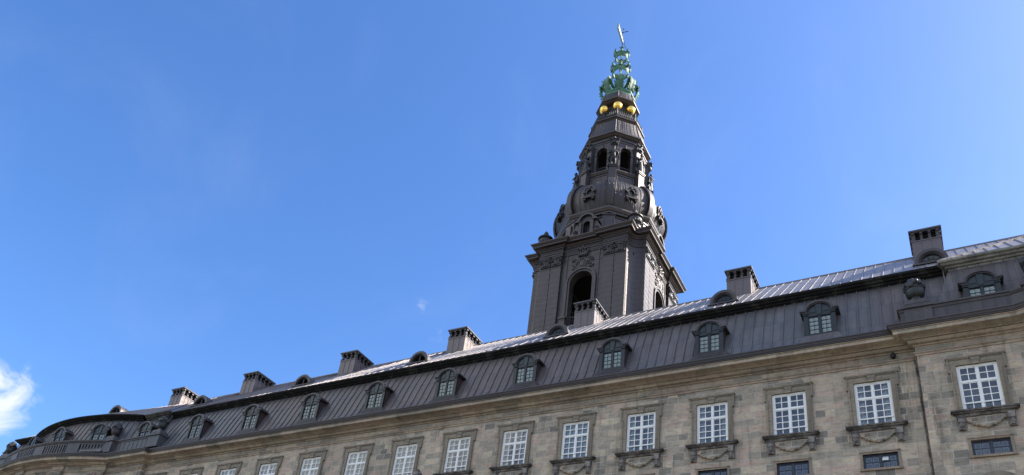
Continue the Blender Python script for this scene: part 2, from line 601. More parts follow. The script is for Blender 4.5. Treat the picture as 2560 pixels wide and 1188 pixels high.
def thing(name, label, cat, loc=(0, 0, 0), group=None):
    o = bpy.data.objects.new(name, None)
    sc.collection.objects.link(o)
    o.location = loc
    o['label'] = label
    o['category'] = cat
    if group:
        o['group'] = group
    return o


def dup(o, parent=None):
    c = o.copy()
    sc.collection.objects.link(c)
    c.parent = parent
    for ch in list(o.children):
        dup(ch, c)
    return c


def rect(x0, x1, z0, z1):
    return [(x0, z0), (x1, z0), (x1, z1), (x0, z1)]


def arch(x0, x1, z0, zs, n=14, r=None):
    """rectangle with a round head; zs = springing"""
    c, r = (x0 + x1) / 2, (x1 - x0) / 2
    return [(x0, z0), (x1, z0)] + [(c + r * math.cos(math.pi * i / n), zs + r * math.sin(math.pi * i / n)) for i in range(n + 1)]


def ZD(x, z):
    return z + 0.00075 * x * max(z - 24.0, 0.0)


# ------------------------------------------------------------------ ground
g = MB()
g.add([(-900, -900, 0), (900, -900, 0), (900, 900, 0), (-900, 900, 0)], [(0, 1, 2, 3)])
go = g.build('ground', 'paving')
go['kind'] = 'structure'

# ================================================================== PALACE
palace = thing('palace_building', 'long grey sandstone palace wing with brown copper mansard roof, white windows and chimneys', 'building')
MIDX = -29.16
XB_R, XB_L = -.98, -56.65          # where the end pavilions step forward
XK_R, XK_L = 3.5, -60.6             # where their bows begin
MXK_R, MXK_L = 5.2, -59.6
MB_R, MB_L = 0.05, -56.1           # the same step in the mansard
PAV = 0.38


def arc_pts(xa, xb, y, sag, n=22):
    h = (xb - xa) / 2
    R_ = (h * h + sag * sag) / (2 * sag)
    out = []
    a0 = math.asin(h / R_)
    for i in range(n + 1):
        a = -a0 + 2 * a0 * i / n
        out.append(((xa + xb) / 2 + R_ * math.sin(a), y - (R_ * math.cos(a) - (R_ - sag))))
    return out


BOW_L = (XK_L - 15.4, XK_L)
ENDM = -78.2
BOW_R = (XK_R, XK_R + 15.9)
BOW_RM = (MXK_R, MXK_R + 13.0)
BOW_LM = (MXK_L - 15.0, MXK_L)
ENDX = BOW_L[0] - 3.6


def facade_path(xl, xr, end_l, back=True):
    p = []
    if back:
        p += [(end_l, 11.0)]
    p += [(end_l, -PAV)]
    p += arc_pts(*BOW_L, -PAV, 1.5)
    p += [(xl, -PAV), (xl, 0), (xr, 0), (xr, -PAV)]
    p += arc_pts(*BOW_R, -PAV, 1.5)
    p += [(BOW_R[1] + 4.2, -PAV)]
    return p


WPATH = facade_path(XB_L, XB_R, ENDX)
MPATH = facade_path(MB_L, MB_R, ENDX + 1.2)

# ---- windows: positions
H0 = 23.87
WW, WH = 1.69, 2.45
WX = [-3.155 - 4.0 * i for i in range(14)]
W0X = 1.42
holes = [rect(x - WW / 2, x + WW / 2, H0 - WH, H0) for x in WX]
holes += [rect(x - .77, x + .77, 19.16, 19.93) for x in WX]
w = MB()
w.plate(rect(XB_L, XB_R, 0, 25.4), holes, 0.0, 0.55)
w.plate(rect(XB_R, XK_R, 0, 25.4), [rect(W0X - WW / 2, W0X + WW / 2, H0 - WH, H0), rect(W0X - .80, W0X + .80, 19.13, 19.95),
                                    arch(W0X - .75, W0X + .75, 13.5, 17.35)], -PAV, 0.2)
w.plate(rect(XK_L, XB_L, 0, 25.4), [], -PAV, 0.2)
w.plate(rect(ENDX, BOW_L[0], 0, 25.4), [], -PAV, 0.2)
for bow in (BOW_L, BOW_R):
    w.sweep(arc_pts(*bow, -PAV, 1.5), [(0, 0), (0, 25.4)])
w.plate(rect(BOW_R[1], BOW_R[1] + 4.2, 0, 25.4), [], -PAV, 0.2)
# end wall and back wall so that no light leaks through
w.box(ENDX, ENDX + .5, 0.2, 12.0, 0, 26)
w.box(BOW_R[1] + 3.7, BOW_R[1] + 4.2, 0.2, 12.0, 0, 26)
w.box(ENDX, BOW_R[1] + 4.2, 11.5, 12.0, 0, 26.5)
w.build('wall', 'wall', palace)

# corner strip of dressed blocks where the pavilion steps out
# ---- cornice
c = MB()
CP = [(0, 24.70), (.05, 24.72), (.07, 24.80), (.13, 24.84), (.13, 24.90), (.03, 24.92), (.03, 25.22), (.10, 25.24), (.12, 25.29), (.25, 25.33),
      (.33, 25.42), (.34, 25.45), (.42, 25.47), (.45, 25.51), (.56, 25.55), (.60, 25.57), (.84, 25.585), (.88, 25.60), (.88, 25.79), (.93, 25.80), (.93, 25.83), (0, 25.84)]
c.sweep(WPATH, CP, zf=ZD)
# entablature breaks over the bow pilasters
for xc in (-61.5, -65.4, -70.4, -75.2):
    t = (xc - sum(BOW_L) / 2) / 15.4
    y0 = -PAV - 1.5 * (1 - (2 * t) ** 2)
    sl_ = 1.5 * 8 * t / 15.4
    T = Matrix.Translation((xc, y0, 0)) @ Matrix.Rotation(math.atan(sl_), 4, 'Z')
    c.T = T
    c.sweep([(-.62, .1), (-.62, -.16), (.62, -.16), (.62, .1)], CP[:15] + [(.56, 25.574), (0, 25.575)])
    c.T = Matrix.Identity(4)
c.build('cornice', 'cornice', palace, True, 25)
for xc in (-61.5, -65.4, -70.4, -75.2):
    t = (xc - sum(BOW_L) / 2) / 15.4
    y0 = -PAV - 1.5 * (1 - (2 * t) ** 2)
    T = Matrix.Translation((xc, y0, 0)) @ Matrix.Rotation(math.atan(1.5 * 8 * t / 15.4), 4, 'Z')
    p = MB(T)
    p.box(-.52, .52, -.16, .1, 0, 23.7)
    po = p.build('pilaster', 'trim', palace)
    q = MB(T)
    q.frustum(23.7, .54, .24, 24.66, .68, .34, 0, 0)
    rr = random.Random(int(xc))
    for k in range(26):
        q.blob((rr.uniform(-.55, .55), -.30 + rr.uniform(-.06, .02), rr.uniform(23.75, 24.6)), (rr.uniform(.06, .15), .1, rr.uniform(.07, .16)), 7, 5)
    for sx in (-1, 1):
        q.blob((.56 * sx, -.32, 24.45), (.17, .12, .17))
    q.build('capital', 'trim', po, True)

# ---- gutter
gt = MB()
GP = [(.90, 25.845), (.97, 25.85), (.985, 25.90), (1.02, 25.92), (1.06, 26.02), (1.10, 26.04), (1.10, 26.10), (1.04, 26.11), (.3, 26.13)]
gt.sweep(WPATH, GP, zf=ZD)
gt.build('gutter', 'gutter', palace, True, 25)

# ---- mansard roof with standing seams
MP = [(1.02, 26.10), (.84, 26.17), (.66, 26.30), (.50, 26.48), (.36, 26.72), (.24, 27.0), (.13, 27.3), (-.03, 27.76), (-.22, 28.26), (-.44, 28.80), (-.66, 29.32), (-.88, 29.85), (-1.05, 30.25)]
MPP = [(-.22, 26.2), (-.22, 27.5), (-.28, 27.80), (-.42, 28.26), (-.58, 28.80), (-.74, 29.36), (-.90, 29.85), (-1.05, 30.25)]


def path_len(path):
    return sum((Vector(path[i + 1]) - Vector(path[i])).length for i in range(len(path) - 1))


def path_at(path, s):
    for i in range(len(path) - 1):
        a, b = Vector(path[i]), Vector(path[i + 1])
        l = (b - a).length
        if s <= l or i == len(path) - 2:
            t = (b - a) / l
            return a + t * s, t, Vector((t.y, -t.x))
        s -= l


def rib(mb, pos, t, nrm, prof, wd=.022, ht=.055, zf=None):
    up = []
    k = len(prof)
    for q in range(k):
        a, b = prof[max(q - 1, 0)], prof[min(q + 1, k - 1)]
        dd, dz = b[0] - a[0], b[1] - a[1]
        l = math.hypot(dd, dz)
        up.append((dz / l, -dd / l))
    vs = []
    for (d, z), (ud, uz) in zip(prof, up):
        for sgn, h in ((-1, -.02), (-1, ht), (1, ht), (1, -.02)):
            p = pos + nrm * (d + ud * h) + t * (wd * sgn)
            zz = z + uz * h
            vs.append((p.x, p.y, zf(p.x, zz) if zf else zz))
    fs = []
    for q in range(k - 1):
        for e in range(3):
            fs.append((q * 4 + e, (q + 1) * 4 + e, (q + 1) * 4 + e + 1, q * 4 + e + 1))
    fs.append((0, 1, 2, 3))
    mb.add(vs, fs)


m = MB()
m.sweep([(MB_L - 1.4, 0), (MB_R + 1.4, 0)], MP, zf=ZD, cap=False)
lp = [(ENDM, 11.0), (ENDM, -PAV)] + arc_pts(*BOW_LM, -PAV, 1.5) + [(MB_L, -PAV), (MB_L, 1.7)]
rp = [(MB_R, 1.7), (MB_R, -PAV)] + arc_pts(*BOW_RM, -PAV, 1.5) + [(BOW_R[1] + 4.2, -PAV)]
m.sweep(lp, MPP, zf=ZD, cap=False)
m.sweep(rp, MPP, zf=ZD, cap=False)
x = MB_L + .35
while x < MB_R - .1:
    rib(m, Vector((x + random.uniform(-.02, .02), 0)), Vector((1, 0)), Vector((0, -1)), MP, zf=ZD)
    x += .545
for path in (lp[1:-1], rp[1:]):
    s, Lh = .75, path_len(path)
    while s < Lh - .3:
        pos, t, nr = path_at(path, s)
        lim = 12
        d0 = min(s, 99)
        rib(m, pos, t, nr, MPP, zf=ZD)
        s += .545
m.build('mansard_roof', 'mansard', palace, True, 30)

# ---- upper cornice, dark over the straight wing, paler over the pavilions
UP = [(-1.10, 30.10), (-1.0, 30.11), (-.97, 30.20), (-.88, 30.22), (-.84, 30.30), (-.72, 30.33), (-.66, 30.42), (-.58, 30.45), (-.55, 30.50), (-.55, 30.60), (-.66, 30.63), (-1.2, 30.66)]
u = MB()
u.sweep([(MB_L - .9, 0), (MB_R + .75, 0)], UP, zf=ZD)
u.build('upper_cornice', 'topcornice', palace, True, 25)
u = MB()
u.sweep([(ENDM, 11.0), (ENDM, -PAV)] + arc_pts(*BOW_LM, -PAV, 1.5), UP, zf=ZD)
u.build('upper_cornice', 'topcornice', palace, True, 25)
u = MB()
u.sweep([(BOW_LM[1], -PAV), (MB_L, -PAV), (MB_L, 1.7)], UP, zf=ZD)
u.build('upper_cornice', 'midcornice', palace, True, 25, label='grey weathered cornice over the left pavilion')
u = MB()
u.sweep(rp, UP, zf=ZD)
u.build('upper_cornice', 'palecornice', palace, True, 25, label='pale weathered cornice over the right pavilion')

# ---- upper roof
RIDGE_Y, RIDGE_Z = 6.0, 35.48
EY, EZ = .70, 30.62
u = MB()
eL, eR = MB_L - .7, MB_R + .7
rL, rR = eL - 5.3, eR + 5.3


def Zp(p):
    return (p[0], p[1], ZD(p[0], p[2]))


def quadstrip(mb, A, B, ribs=True, ht=.06):
    """A eave points, B ridge points, same count"""
    vs = [Zp(p) for p in A] + [Zp(p) for p in B]
    n = len(A)
    mb.add(vs, [(i, i + 1, n + i + 1, n + i) for i in range(n - 1)])


def roof_rib(mb, a, b, wd=.02, ht=.045):
    a, b = Vector(Zp(a)), Vector(Zp(b))
    d = (b - a).normalized()
    t = Vector((1, 0, 0))
    t = (t - d * t.dot(d)).normalized()
    nn = t.cross(d)
    if nn.z < 0:
        nn = -nn
    vs = []
    for p in (a, b):
        vs += [tuple(p - t * wd), tuple(p - t * wd + nn * ht), tuple(p + t * wd + nn * ht), tuple(p + t * wd)]
    mb.add(vs, [(0, 1, 5, 4), (1, 2, 6, 5), (2, 3, 7, 6), (0, 3, 2, 1), (4, 5, 6, 7)])


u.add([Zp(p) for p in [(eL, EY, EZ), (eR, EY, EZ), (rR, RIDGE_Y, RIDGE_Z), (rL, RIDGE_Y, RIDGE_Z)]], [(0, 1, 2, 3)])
x = rL + .1
while x < rR:
    # clip against the valleys
    y0 = EY
    if x < eL:
        y0 = EY + (eL - x)
    if x > eR:
        y0 = EY + (x - eR)
    f = (y0 - EY) / (RIDGE_Y - EY)
    if f < .97:
        roof_rib(u, (x, y0, EZ + f * (RIDGE_Z - EZ)), (x, RIDGE_Y, RIDGE_Z))
    x += .545


def bow_roof(path, e, r):
    """roof of an end pavilion and its bow: lines run straight up from the curved eave to the hip or the ridge"""
    pts = [path_at(path, path_len(path) * i / 400.0)[0] + Vector((0, EY)) for i in range(400)]
    xa, xb = path[0][0], path[-1][0]
    n = int((xb - xa) / .545)
    A, B = [], []
    for i in range(n + 1):
        x = xa + (xb - xa) * i / n
        p = min(pts, key=lambda q: abs(q.x - x))
        f = min(max((x - e) / (r - e), 0.0), 1.0)
        A.append((x, p.y, EZ + .004))
        B.append((x, EY - PAV + f * (RIDGE_Y - EY + PAV), EZ + f * (RIDGE_Z - EZ) + .006))
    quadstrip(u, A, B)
    for a, b in zip(A, B):
        if (Vector(b) - Vector(a)).length > .3:
            roof_rib(u, a, b)


lpath = [(ENDM + .7, -PAV)] + arc_pts(*BOW_LM, -PAV, 1.5) + [(eL, -PAV)]
rpath = [(eR, -PAV)] + arc_pts(*BOW_RM, -PAV, 1.5) + [(BOW_R[1] + 4.2, -PAV)]
bow_roof(lpath, eL, rL)
bow_roof(rpath, eR, rR)
for e, r in ((eL, rL), (eR, rR)):
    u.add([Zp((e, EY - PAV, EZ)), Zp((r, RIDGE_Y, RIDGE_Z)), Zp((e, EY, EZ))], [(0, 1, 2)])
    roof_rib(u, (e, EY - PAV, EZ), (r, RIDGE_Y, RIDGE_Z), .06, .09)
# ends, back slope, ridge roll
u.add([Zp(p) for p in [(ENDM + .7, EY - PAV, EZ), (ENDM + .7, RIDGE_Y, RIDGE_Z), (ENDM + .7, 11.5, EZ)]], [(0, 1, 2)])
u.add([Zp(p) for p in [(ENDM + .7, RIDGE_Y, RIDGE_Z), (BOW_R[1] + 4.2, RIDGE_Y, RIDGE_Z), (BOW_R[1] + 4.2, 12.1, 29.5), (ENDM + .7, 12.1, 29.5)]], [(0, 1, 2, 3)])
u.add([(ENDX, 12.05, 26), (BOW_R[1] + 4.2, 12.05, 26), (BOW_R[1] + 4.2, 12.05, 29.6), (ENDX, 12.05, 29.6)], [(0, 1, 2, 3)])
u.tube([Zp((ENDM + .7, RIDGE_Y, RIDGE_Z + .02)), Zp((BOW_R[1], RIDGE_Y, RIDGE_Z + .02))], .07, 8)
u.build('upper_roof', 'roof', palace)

# ---- parapets
def parapet(path, name, balus=False, up=0.0):
    p = MB()
    z0, z1 = 26.12, 27.30
    zf = lambda x, z: ZD(x, z) + (up if z > 26.5 else 0)
    if not balus:
        p.sweep(path, [(.52, z0), (.52, 26.20), (.45, 26.24), (.45, 27.02), (.49, 27.06), (.52, 27.16), (.58, 27.19), (.58, 27.27), (.40, 27.30), (.12, 27.30), (.12, z0)], zf=zf)
        s, Lh = .3, path_len(path)
        while s < Lh - .1:
            pos, t, nr = path_at(path, s)
            rib(p, pos, t, nr, [(.45, 26.24), (.45, 27.02)], .014, .02, zf)
            s += .52
    return p


pr_ = parapet([(XB_R + .0, 0.9), (XB_R + .0, -PAV), (XK_R, -PAV)], 'parapet')
pr_.build('parapet', 'parapet', palace, True, 25)
pl_ = parapet([(XK_L, -PAV), (XB_L, -PAV), (XB_L, .9)], 'parapet', up=.28)
pl_.build('parapet', 'parapet', palace, True, 25)
# balustrade of slots round the bows
for bow in (BOW_L, BOW_R):
    b = MB()
    path = arc_pts(*bow, -PAV, 1.5)
    up = .28 if bow is BOW_L else 0
    zf = lambda x, z, up=up: ZD(x, z) + (up if z > 26.5 else 0)
    for prof in ([(.52, 26.12), (.52, 26.33), (.47, 26.40), (.20, 26.40), (.20, 26.12)], [(.47, 27.02), (.52, 27.08), (.58, 27.17), (.60, 27.27), (.42, 27.30), (.15, 27.30), (.15, 27.02)],
                 [(.27, 26.38), (.27, 27.04), (.21, 27.04), (.21, 26.38)]):
        b.sweep(path, prof, zf=zf)
    Lh = path_len(path)
    npan = 4
    for k in range(npan):
        s0, s1 = Lh * k / npan, Lh * (k + 1) / npan
        for sa, sb in ((s0, s0 + .62), (s1 - .62, s1)):
            pa, t, nr = path_at(path, (sa + sb) / 2)
            T = Matrix.Translation((pa.x, pa.y, 0)) @ Matrix.Rotation(math.atan2(t.y, t.x), 4, 'Z')
            b.T = T
            b.box(-.32, .32, -.475, -.2, ZD(pa.x, 26.38), ZD(pa.x, 27.05) + up)
        q = s0 + .72
        while q < s1 - .7:
            pa, t, nr = path_at(path, q)
            b.T = Matrix.Translation((pa.x, pa.y, 0)) @ Matrix.Rotation(math.atan2(t.y, t.x), 4, 'Z')
            za, zb = ZD(pa.x, 26.39), ZD(pa.x, 27.03) + up
            b.plate([(-.145, za), (.145, za), (.145, zb), (-.145, zb)],
                    [arch(-.075, .075, za + .06, zb - .16, 6)], -.455, -.30)
            q += .29
        b.T = Matrix.Identity(4)
    b.build('balustrade', 'parapet', palace)
# ped blocks under urns: parts of the building
URNS = [(-.62, -.74, 'urn'), (XK_R + 1.0, -1.05, 'urn'), (-55.8, -.74, 'urn'), (-61.1, -1.0, 'browurn'), (-75.4, -1.15, 'urn')]
for ux, uy, um in URNS:
    p = MB(Matrix.Translation((ux, uy, ZD(ux, 27.28) - 27.28 + (.26 if ux < -50 else 0))))
    p.box(-.62, .62, -.18, .75, 26.2, 27.24)
    p.box(-.70, .70, -.27, .8, 27.19, 27.37)
    p.box(-.62, .62, -.12, .7, 27.37, 27.47)
    p.frustum(27.47, .58, .36, 27.72, .40, .34, 0, .2)
    p.build('urn_pedestal', 'parapet', palace)


# ---- main windows
def make_window():
    f = MB()
    x0, x1, z0, z1 = -WW / 2, WW / 2, H0 - WH, H0
    zt = H0 - .36 * WH
    fr = .105
    mid = .036
    hs = [rect(x0 + fr, -mid, z0 + fr, zt - .04), rect(mid, x1 - fr, z0 + fr, zt - .04), rect(x0 + fr, -mid, zt + .04, z1 - fr), rect(mid, x1 - fr, zt + .04, z1 - fr)]
    f.plate(rect(x0, x1, z0, z1), hs, .05, .16)
    fo = f.build('window', 'white', palace)
    # sashes with glazing bars
    s = MB()
    g = MB()
    ins = MB()
    for (a, b, lo, hi, nr) in ((x0 + fr, -mid, z0 + fr, zt - .04, 4), (mid, x1 - fr, z0 + fr, zt - .04, 4), (x0 + fr, -mid, zt + .04, z1 - fr, 2), (mid, x1 - fr, zt + .04, z1 - fr, 2)):
        st, bar = .043, .038
        cw = (b - a - 2 * st - bar) / 2
        rh = (hi - lo - 2 * st - (nr - 1) * bar) / nr
        hh = []
        for i in range(2):
            for j in range(nr):
                xx = a + st + i * (cw + bar)
                zz = lo + st + j * (rh + bar)
                hh.append(rect(xx, xx + cw, zz, zz + rh))
        s.plate(rect(a + .002, b - .002, lo + .002, hi - .002), hh, .075, .125)
        ins.plate(rect(a + .03, b - .03, lo + .03, hi - .03), hh, .18, .20)
        g.add([(a + .03, .10, lo + .03), (b - .03, .10, lo + .03), (b - .03, .10, hi - .03), (a + .03, .10, hi - .03)], [(0, 1, 2, 3)])
    s.box(x0 + .02, x1 - .02, .03, .05, z0 + .40, z0 + .425)
    s.build('sash', 'white', fo)
    ins.build('inner_sash', 'innerwhite', fo)
    g.build('pane', 'glass', fo)
    r = MB()
    r.add([(x0 - .1, .46, z0 - .3), (x1 + .1, .46, z0 - .3), (x1 + .1, .46, z1 + .1), (x0 - .1, .46, z1 + .1)], [(0, 1, 2, 3)])
    r.build('interior', 'room', fo)
    # carved surround with ears and keystone
    t = MB()
    e = .27
    ea = .36
    zt2 = z1 + .36
    outer = [(x0 - e, z0), (x0 - .0, z0), (x0 - .0, z1), (x1, z1), (x1, z0), (x1 + e, z0), (x1 + e, z1 - .40), (x1 + ea, z1 - .40), (x1 + ea, zt2), (x0 - ea, zt2), (x0 - ea, z1 - .40), (x0 - e, z1 - .40)]
    t.plate(outer, [], -.065, .12)
    # raised outer fillet
    fo2 = [(x0 - e, z0), (x0 - e + .07, z0), (x0 - e + .07, z1 - .33), (x0 - ea + .07, z1 - .33), (x0 - ea + .07, zt2 - .07), (x1 + ea - .07, zt2 - .07), (x1 + ea - .07, z1 - .33), (x1 + e - .07, z1 - .33), (x1 + e - .07, z0), (x1 + e, z0),
           (x1 + e, z1 - .40), (x1 + ea, z1 - .40), (x1 + ea, zt2), (x0 - ea, zt2), (x0 - ea, z1 - .40), (x0 - e, z1 - .40)]
    t.plate(fo2, [], -.115, -.063)
    t.box(x0 - ea - .05, x1 + ea + .05, -.15, .02, zt2 - .02, zt2 + .05)
    t.plate([(-.13, z1 - .03), (.13, z1 - .03), (.19, zt2 - .07), (-.19, zt2 - .07)], [], -.12, -.06)
    t.build('surround', 'trim', fo)
    # sill
    sl2 = MB()
    sw = 1.36
    sl2.sweep([(-sw + .26, .02), (-sw + .26, -.02), (sw - .26, -.02), (sw - .26, .02)], [(.02, z0 - .29), (.07, z0 - .28), (.10, z0 - .19), (.20, z0 - .16), (.22, z0 - .10), (.28, z0 - .095), (.28, z0 - .02), (.22, z0), (-.1, z0 + .004)])
    sl2.box(x0 + .0, x1 - .0, -.03, .10, z0 - .05, z0 + .003)
    sl2.build('sill', 'sill', fo)
    for sx in (-1, 1):
        b = MB(Matrix.Translation((sx * 1.0, 0, z0)))
        b.plate([(-.17, -.30), (.17, -.30), (.15, -.98), (-.15, -.98)], [], -.12, .02)
        b.plate([(-.14, -.30), (.14, -.30), (.12, -.62), (-.12, -.62)], [], -.22, -.1)
        b.blob((0, -.14, -.72), (.12, .10, .16))
        for q in range(7):
            b.blob((random.uniform(-.11, .11), -.15, random.uniform(-.92, -.5)), (.05, .06, .06), 6, 4)
        b.build('bracket', 'sill', fo, True)
    gl_ = MB(Matrix.Translation((0, 0, z0)))
    gl_.box(-.80, .80, -.008, .02, -.98, -.27)
    for q in range(46):
        tt = -1 + 2 * q / 45
        zz = -.78 + .30 * tt * tt
        rr = .15 - .06 * abs(tt)
        gl_.blob((tt * .74, -.06, zz + random.uniform(-.04, .04)), (rr * random.uniform(.55, .9), .10, rr * random.uniform(.6, 1.0)), 7, 5)
    gl_.build('garland', 'wall', fo, True)
    return fo


win = make_window()
cur = MB()
for sx in (-1, 1):
    pts = []
    for q in range(9):
        pts.append((sx * (.80 - .045 * q), .26 + .03 * (q % 2)))
    cur.sweep(pts, [(0, H0 - WH), (0, H0)], cap=False)
bl = MB()
bl.add([(-.83, .24, H0 - WH), (.83, .24, H0 - WH), (.83, .24, H0), (-.83, .24, H0)], [(0, 1, 2, 3)])
for i, x in enumerate([W0X] + WX):
    o = win if i == 0 else dup(win, palace)
    o.location = (x, -PAV if i == 0 else 0, 0)
cm_, bm_ = None, None
wins = [o for o in palace.children if o.name.startswith('window')]
for i, o in enumerate(wins):
    if i in (1, 3, 4, 6, 7):
        if cm_ is None:
            cm_ = cur.build('curtain', 'curtain', o)
        else:
            cc_ = cm_.copy(); sc.collection.objects.link(cc_); cc_.parent = o
    elif i in (5,) or i >= 8:
        if bm_ is None:
            bm_ = bl.build('roller_blind', 'blind', o)
        else:
            cc_ = bm_.copy(); sc.collection.objects.link(cc_); cc_.parent = o


# ---- low mezzanine windows
def make_mezz():
    z0, z1, hx = 19.16, 19.93, .77
    f = MB()
    hs = [rect(-hx + .07, -.05, z0 + .06, z1 - .06), rect(.05, hx - .07, z0 + .06, z1 - .06)]
    f.plate(rect(-hx, hx, z0, z1), hs, .07, .16)
    o = f.build('mezzanine_window', 'navy', palace)
    s = MB()
    g = MB()
    for a, b in ((-hx + .07, -.05), (.05, hx - .07)):
        lo, hi = z0 + .06, z1 - .06
        st, bar = .04, .025
        cw, rh = (b - a - 2 * st - bar) / 2, (hi - lo - 2 * st - bar) / 2
        hh = [rect(a + st + i * (cw + bar), a + st + i * (cw + bar) + cw, lo + st + j * (rh + bar), lo + st + j * (rh + bar) + rh) for i in range(2) for j in range(2)]
        f2 = MB()
        s.plate(rect(a, b, lo, hi), hh, .09, .13)
        g.add([(a, .11, lo), (b, .11, lo), (b, .11, hi), (a, .11, hi)], [(0, 1, 2, 3)])
    s.build('sash', 'navy', o)
    g.build('pane', 'glass', o)
    ins = MB()
    for a, b in ((-hx + .07, -.05), (.05, hx - .07)):
        lo, hi = z0 + .06, z1 - .06
        m_ = (a + b) / 2
        n_ = (lo + hi) / 2
        for xa, xb in ((a + .05, m_ - .025), (m_ + .025, b - .05)):
            for za, zb in ((lo + .05, n_ - .025), (n_ + .025, hi - .05)):
                ins.plate(rect(xa, xb, za, zb), [rect(xa + .02, xb - .02, za + .02, zb - .02)], .19, .21)
    ins.build('inner_sash', 'innerwhite', o)
    r = MB()
    r.add([(-hx - .1, .40, z0 - .2), (hx + .1, .40, z0 - .2), (hx + .1, .40, z1 + .1), (-hx - .1, .40, z1 + .1)], [(0, 1, 2, 3)])
    r.build('interior', 'room', o)
    t = MB()
    t.plate([(-hx - .11, z0), (-hx, z0), (-hx, z1), (hx, z1), (hx, z0), (hx + .11, z0), (hx + .11, z1 + .11), (-hx - .11, z1 + .11)], [], -.05, .1)
    t.plate(rect(-hx - .14, hx + .14, z1 + .085, z1 + .13), [], -.085, -.045)
    t.box(-hx - .17, hx + .17, -.11, .1, z0 - .10, z0 + .002)
    t.build('surround', 'trim', o)
    return o


mz = make_mezz()
for i, x in enumerate([W0X] + WX[:6]):
    o = mz if i == 0 else dup(mz, palace)
    o.location = (x, -PAV if i == 0 else 0, 0)
q = MB(Matrix.Translation((.20, .085, 19.70)) @ Matrix.Rotation(rad(-28), 4, 'X'))
q.box(-.13, .13, -.012, .012, -.15, .15)
q.build('vent_pane', 'innerwhite', [o for o in palace.children if o.name.startswith('mezzanine')][1], label='small pane tilted open')
# arched ground window of the pavilion: only its head shows
a = MB()
a.plate(arch(W0X - 1.15, W0X + 1.15, 13.5, 17.18, 22), [arch(W0X - .75, W0X + .75, 13.6, 17.35, 22)], -PAV - .14, -PAV + .02)
ao = a.build('arched_window', 'trim', palace)
a = MB()
a.add([(W0X - .8, -.1, 13.4), (W0X + .8, -.1, 13.4), (W0X + .8, -.1, 18.2), (W0X - .8, -.1, 18.2)], [(0, 1, 2, 3)])
a.build('pane', 'darkglass', ao)


# ---- dormers
def make_dormer():
    hz, rise, ax = 1.40, .60, .76
    n = 20
    ell = lambda a, b, z, k=n: [(a * math.cos(math.pi * i / k), z + b * math.sin(math.pi * i / k)) for i in range(k + 1)]
    fr = MB()
    lights = ((-.55, -.065), (.065, .55))
    zw0, zw1 = .07, 1.13
    outer = [(-.78, -.1), (.78, -.1), (.78, hz)] + ell(.66, .50, hz + .02) + [(-.78, hz)]
    fr.plate(outer, [rect(a, b, zw0, zw1) for a, b in lights], 0.0, .12)
    o = fr.build('dormer', 'green', palace)
    for sx in (-1, 1):
        ck = MB()
        ck.box(min(sx * .70, sx * .78), max(sx * .70, sx * .78), .12, 1.5, -.35, hz + .05)
        ck.build('cheek', 'cheek', o)
    hd = MB()
    top = [p for p in ell(ax, rise, hz + .06) if p[1] > hz + .15]
    hd.plate([(.98, hz + .06), (.98, hz + .15)] + top + [(-.98, hz + .15), (-.98, hz + .06), (-.66, hz + .06)] + ell(.64, .50, hz + .06)[1:-1][::-1] + [(.66, hz + .06)], [], -.15, 1.6)
    top2 = [p for p in ell(ax - .05, rise - .06, hz + .04) if p[1] > hz + .08]
    hd.plate([(.92, hz), (.92, hz + .08)] + top2 + [(-.92, hz + .08), (-.92, hz), (-.62, hz)] + ell(.60, .46, hz + .04)[1:-1][::-1] + [(.62, hz)], [], -.09, .02)
    hd.build('hood', 'gutter', o, True, 25)
    j = MB()
    for sx in (-1, 1):
        xa, xb = sorted((sx * .59, sx * .80))
        j.box(xa, xb, -.035, .06, -.08, 1.22)
        j.box(xa - .03, xb + .03, -.08, .06, 1.22, 1.26)
        j.box(xa - .015, xb + .015, -.06, .06, 1.26, 1.31)
        j.box(xa - .03, xb + .03, -.09, .06, 1.31, 1.38)
    j.box(-.59, .59, -.02, .06, 1.15, 1.22)
    j.box(-.82, .82, -.05, .08, -.10, -.03)
    j.build('pilaster_trim', 'green', o)
    k = MB()
    k.plate([(-.10, 1.22), (.10, 1.22), (.16, 1.88), (-.16, 1.88)], [], -.05, .02)
    for sx in (-1, 1):
        tri = [(sx * .19, 1.40), (sx * .52, 1.40), (sx * .42, 1.64), (sx * .22, 1.76)]
        if sx < 0:
            tri = tri[::-1]
        k.plate(tri, [], -.022, .02)
    k.build('keystone', 'greenlight', o)
    s = MB()
    g = MB()
    b = MB()
    for xa, xb in lights:
        st, bar = .025, .018
        H_ = zw1 - zw0
        cw, rh = (xb - xa - 2 * st - bar) / 2, (H_ - 2 * st - 3 * bar) / 4
        s.plate(rect(xa, xb, zw0, zw1), [rect(xa + st + i * (cw + bar), xa + st + i * (cw + bar) + cw, zw0 + st + q * (rh + bar), zw0 + st + q * (rh + bar) + rh) for i in range(2) for q in range(4)], .03, .07)
        g.add([(xa, .05, zw0), (xb, .05, zw0), (xb, .05, zw1), (xa, .05, zw1)], [(0, 1, 2, 3)])
        for i in range(2):
            for q in range(4):
                x_, z_ = xa + st + i * (cw + bar) + .05, zw0 + st + q * (rh + bar) + .03
                b.box(x_, x_ + cw - .11, .078, .09, z_ + .09, z_ + .11)
                b.box(x_, x_ + .018, .078, .09, z_ + .01, z_ + .11)
    s.build('sash', 'green', o)
    g.build('pane', 'atticpane', o)
    b.build('inner_sash', 'innergrey', o)
    b = MB()
    b.add([(-.69, .095, -.1), (.69, .095, -.1), (.69, .095, 1.25), (-.69, .095, 1.25)], [(0, 1, 2, 3)])
    b.build('roller_blind', 'curtain', o)
    return o


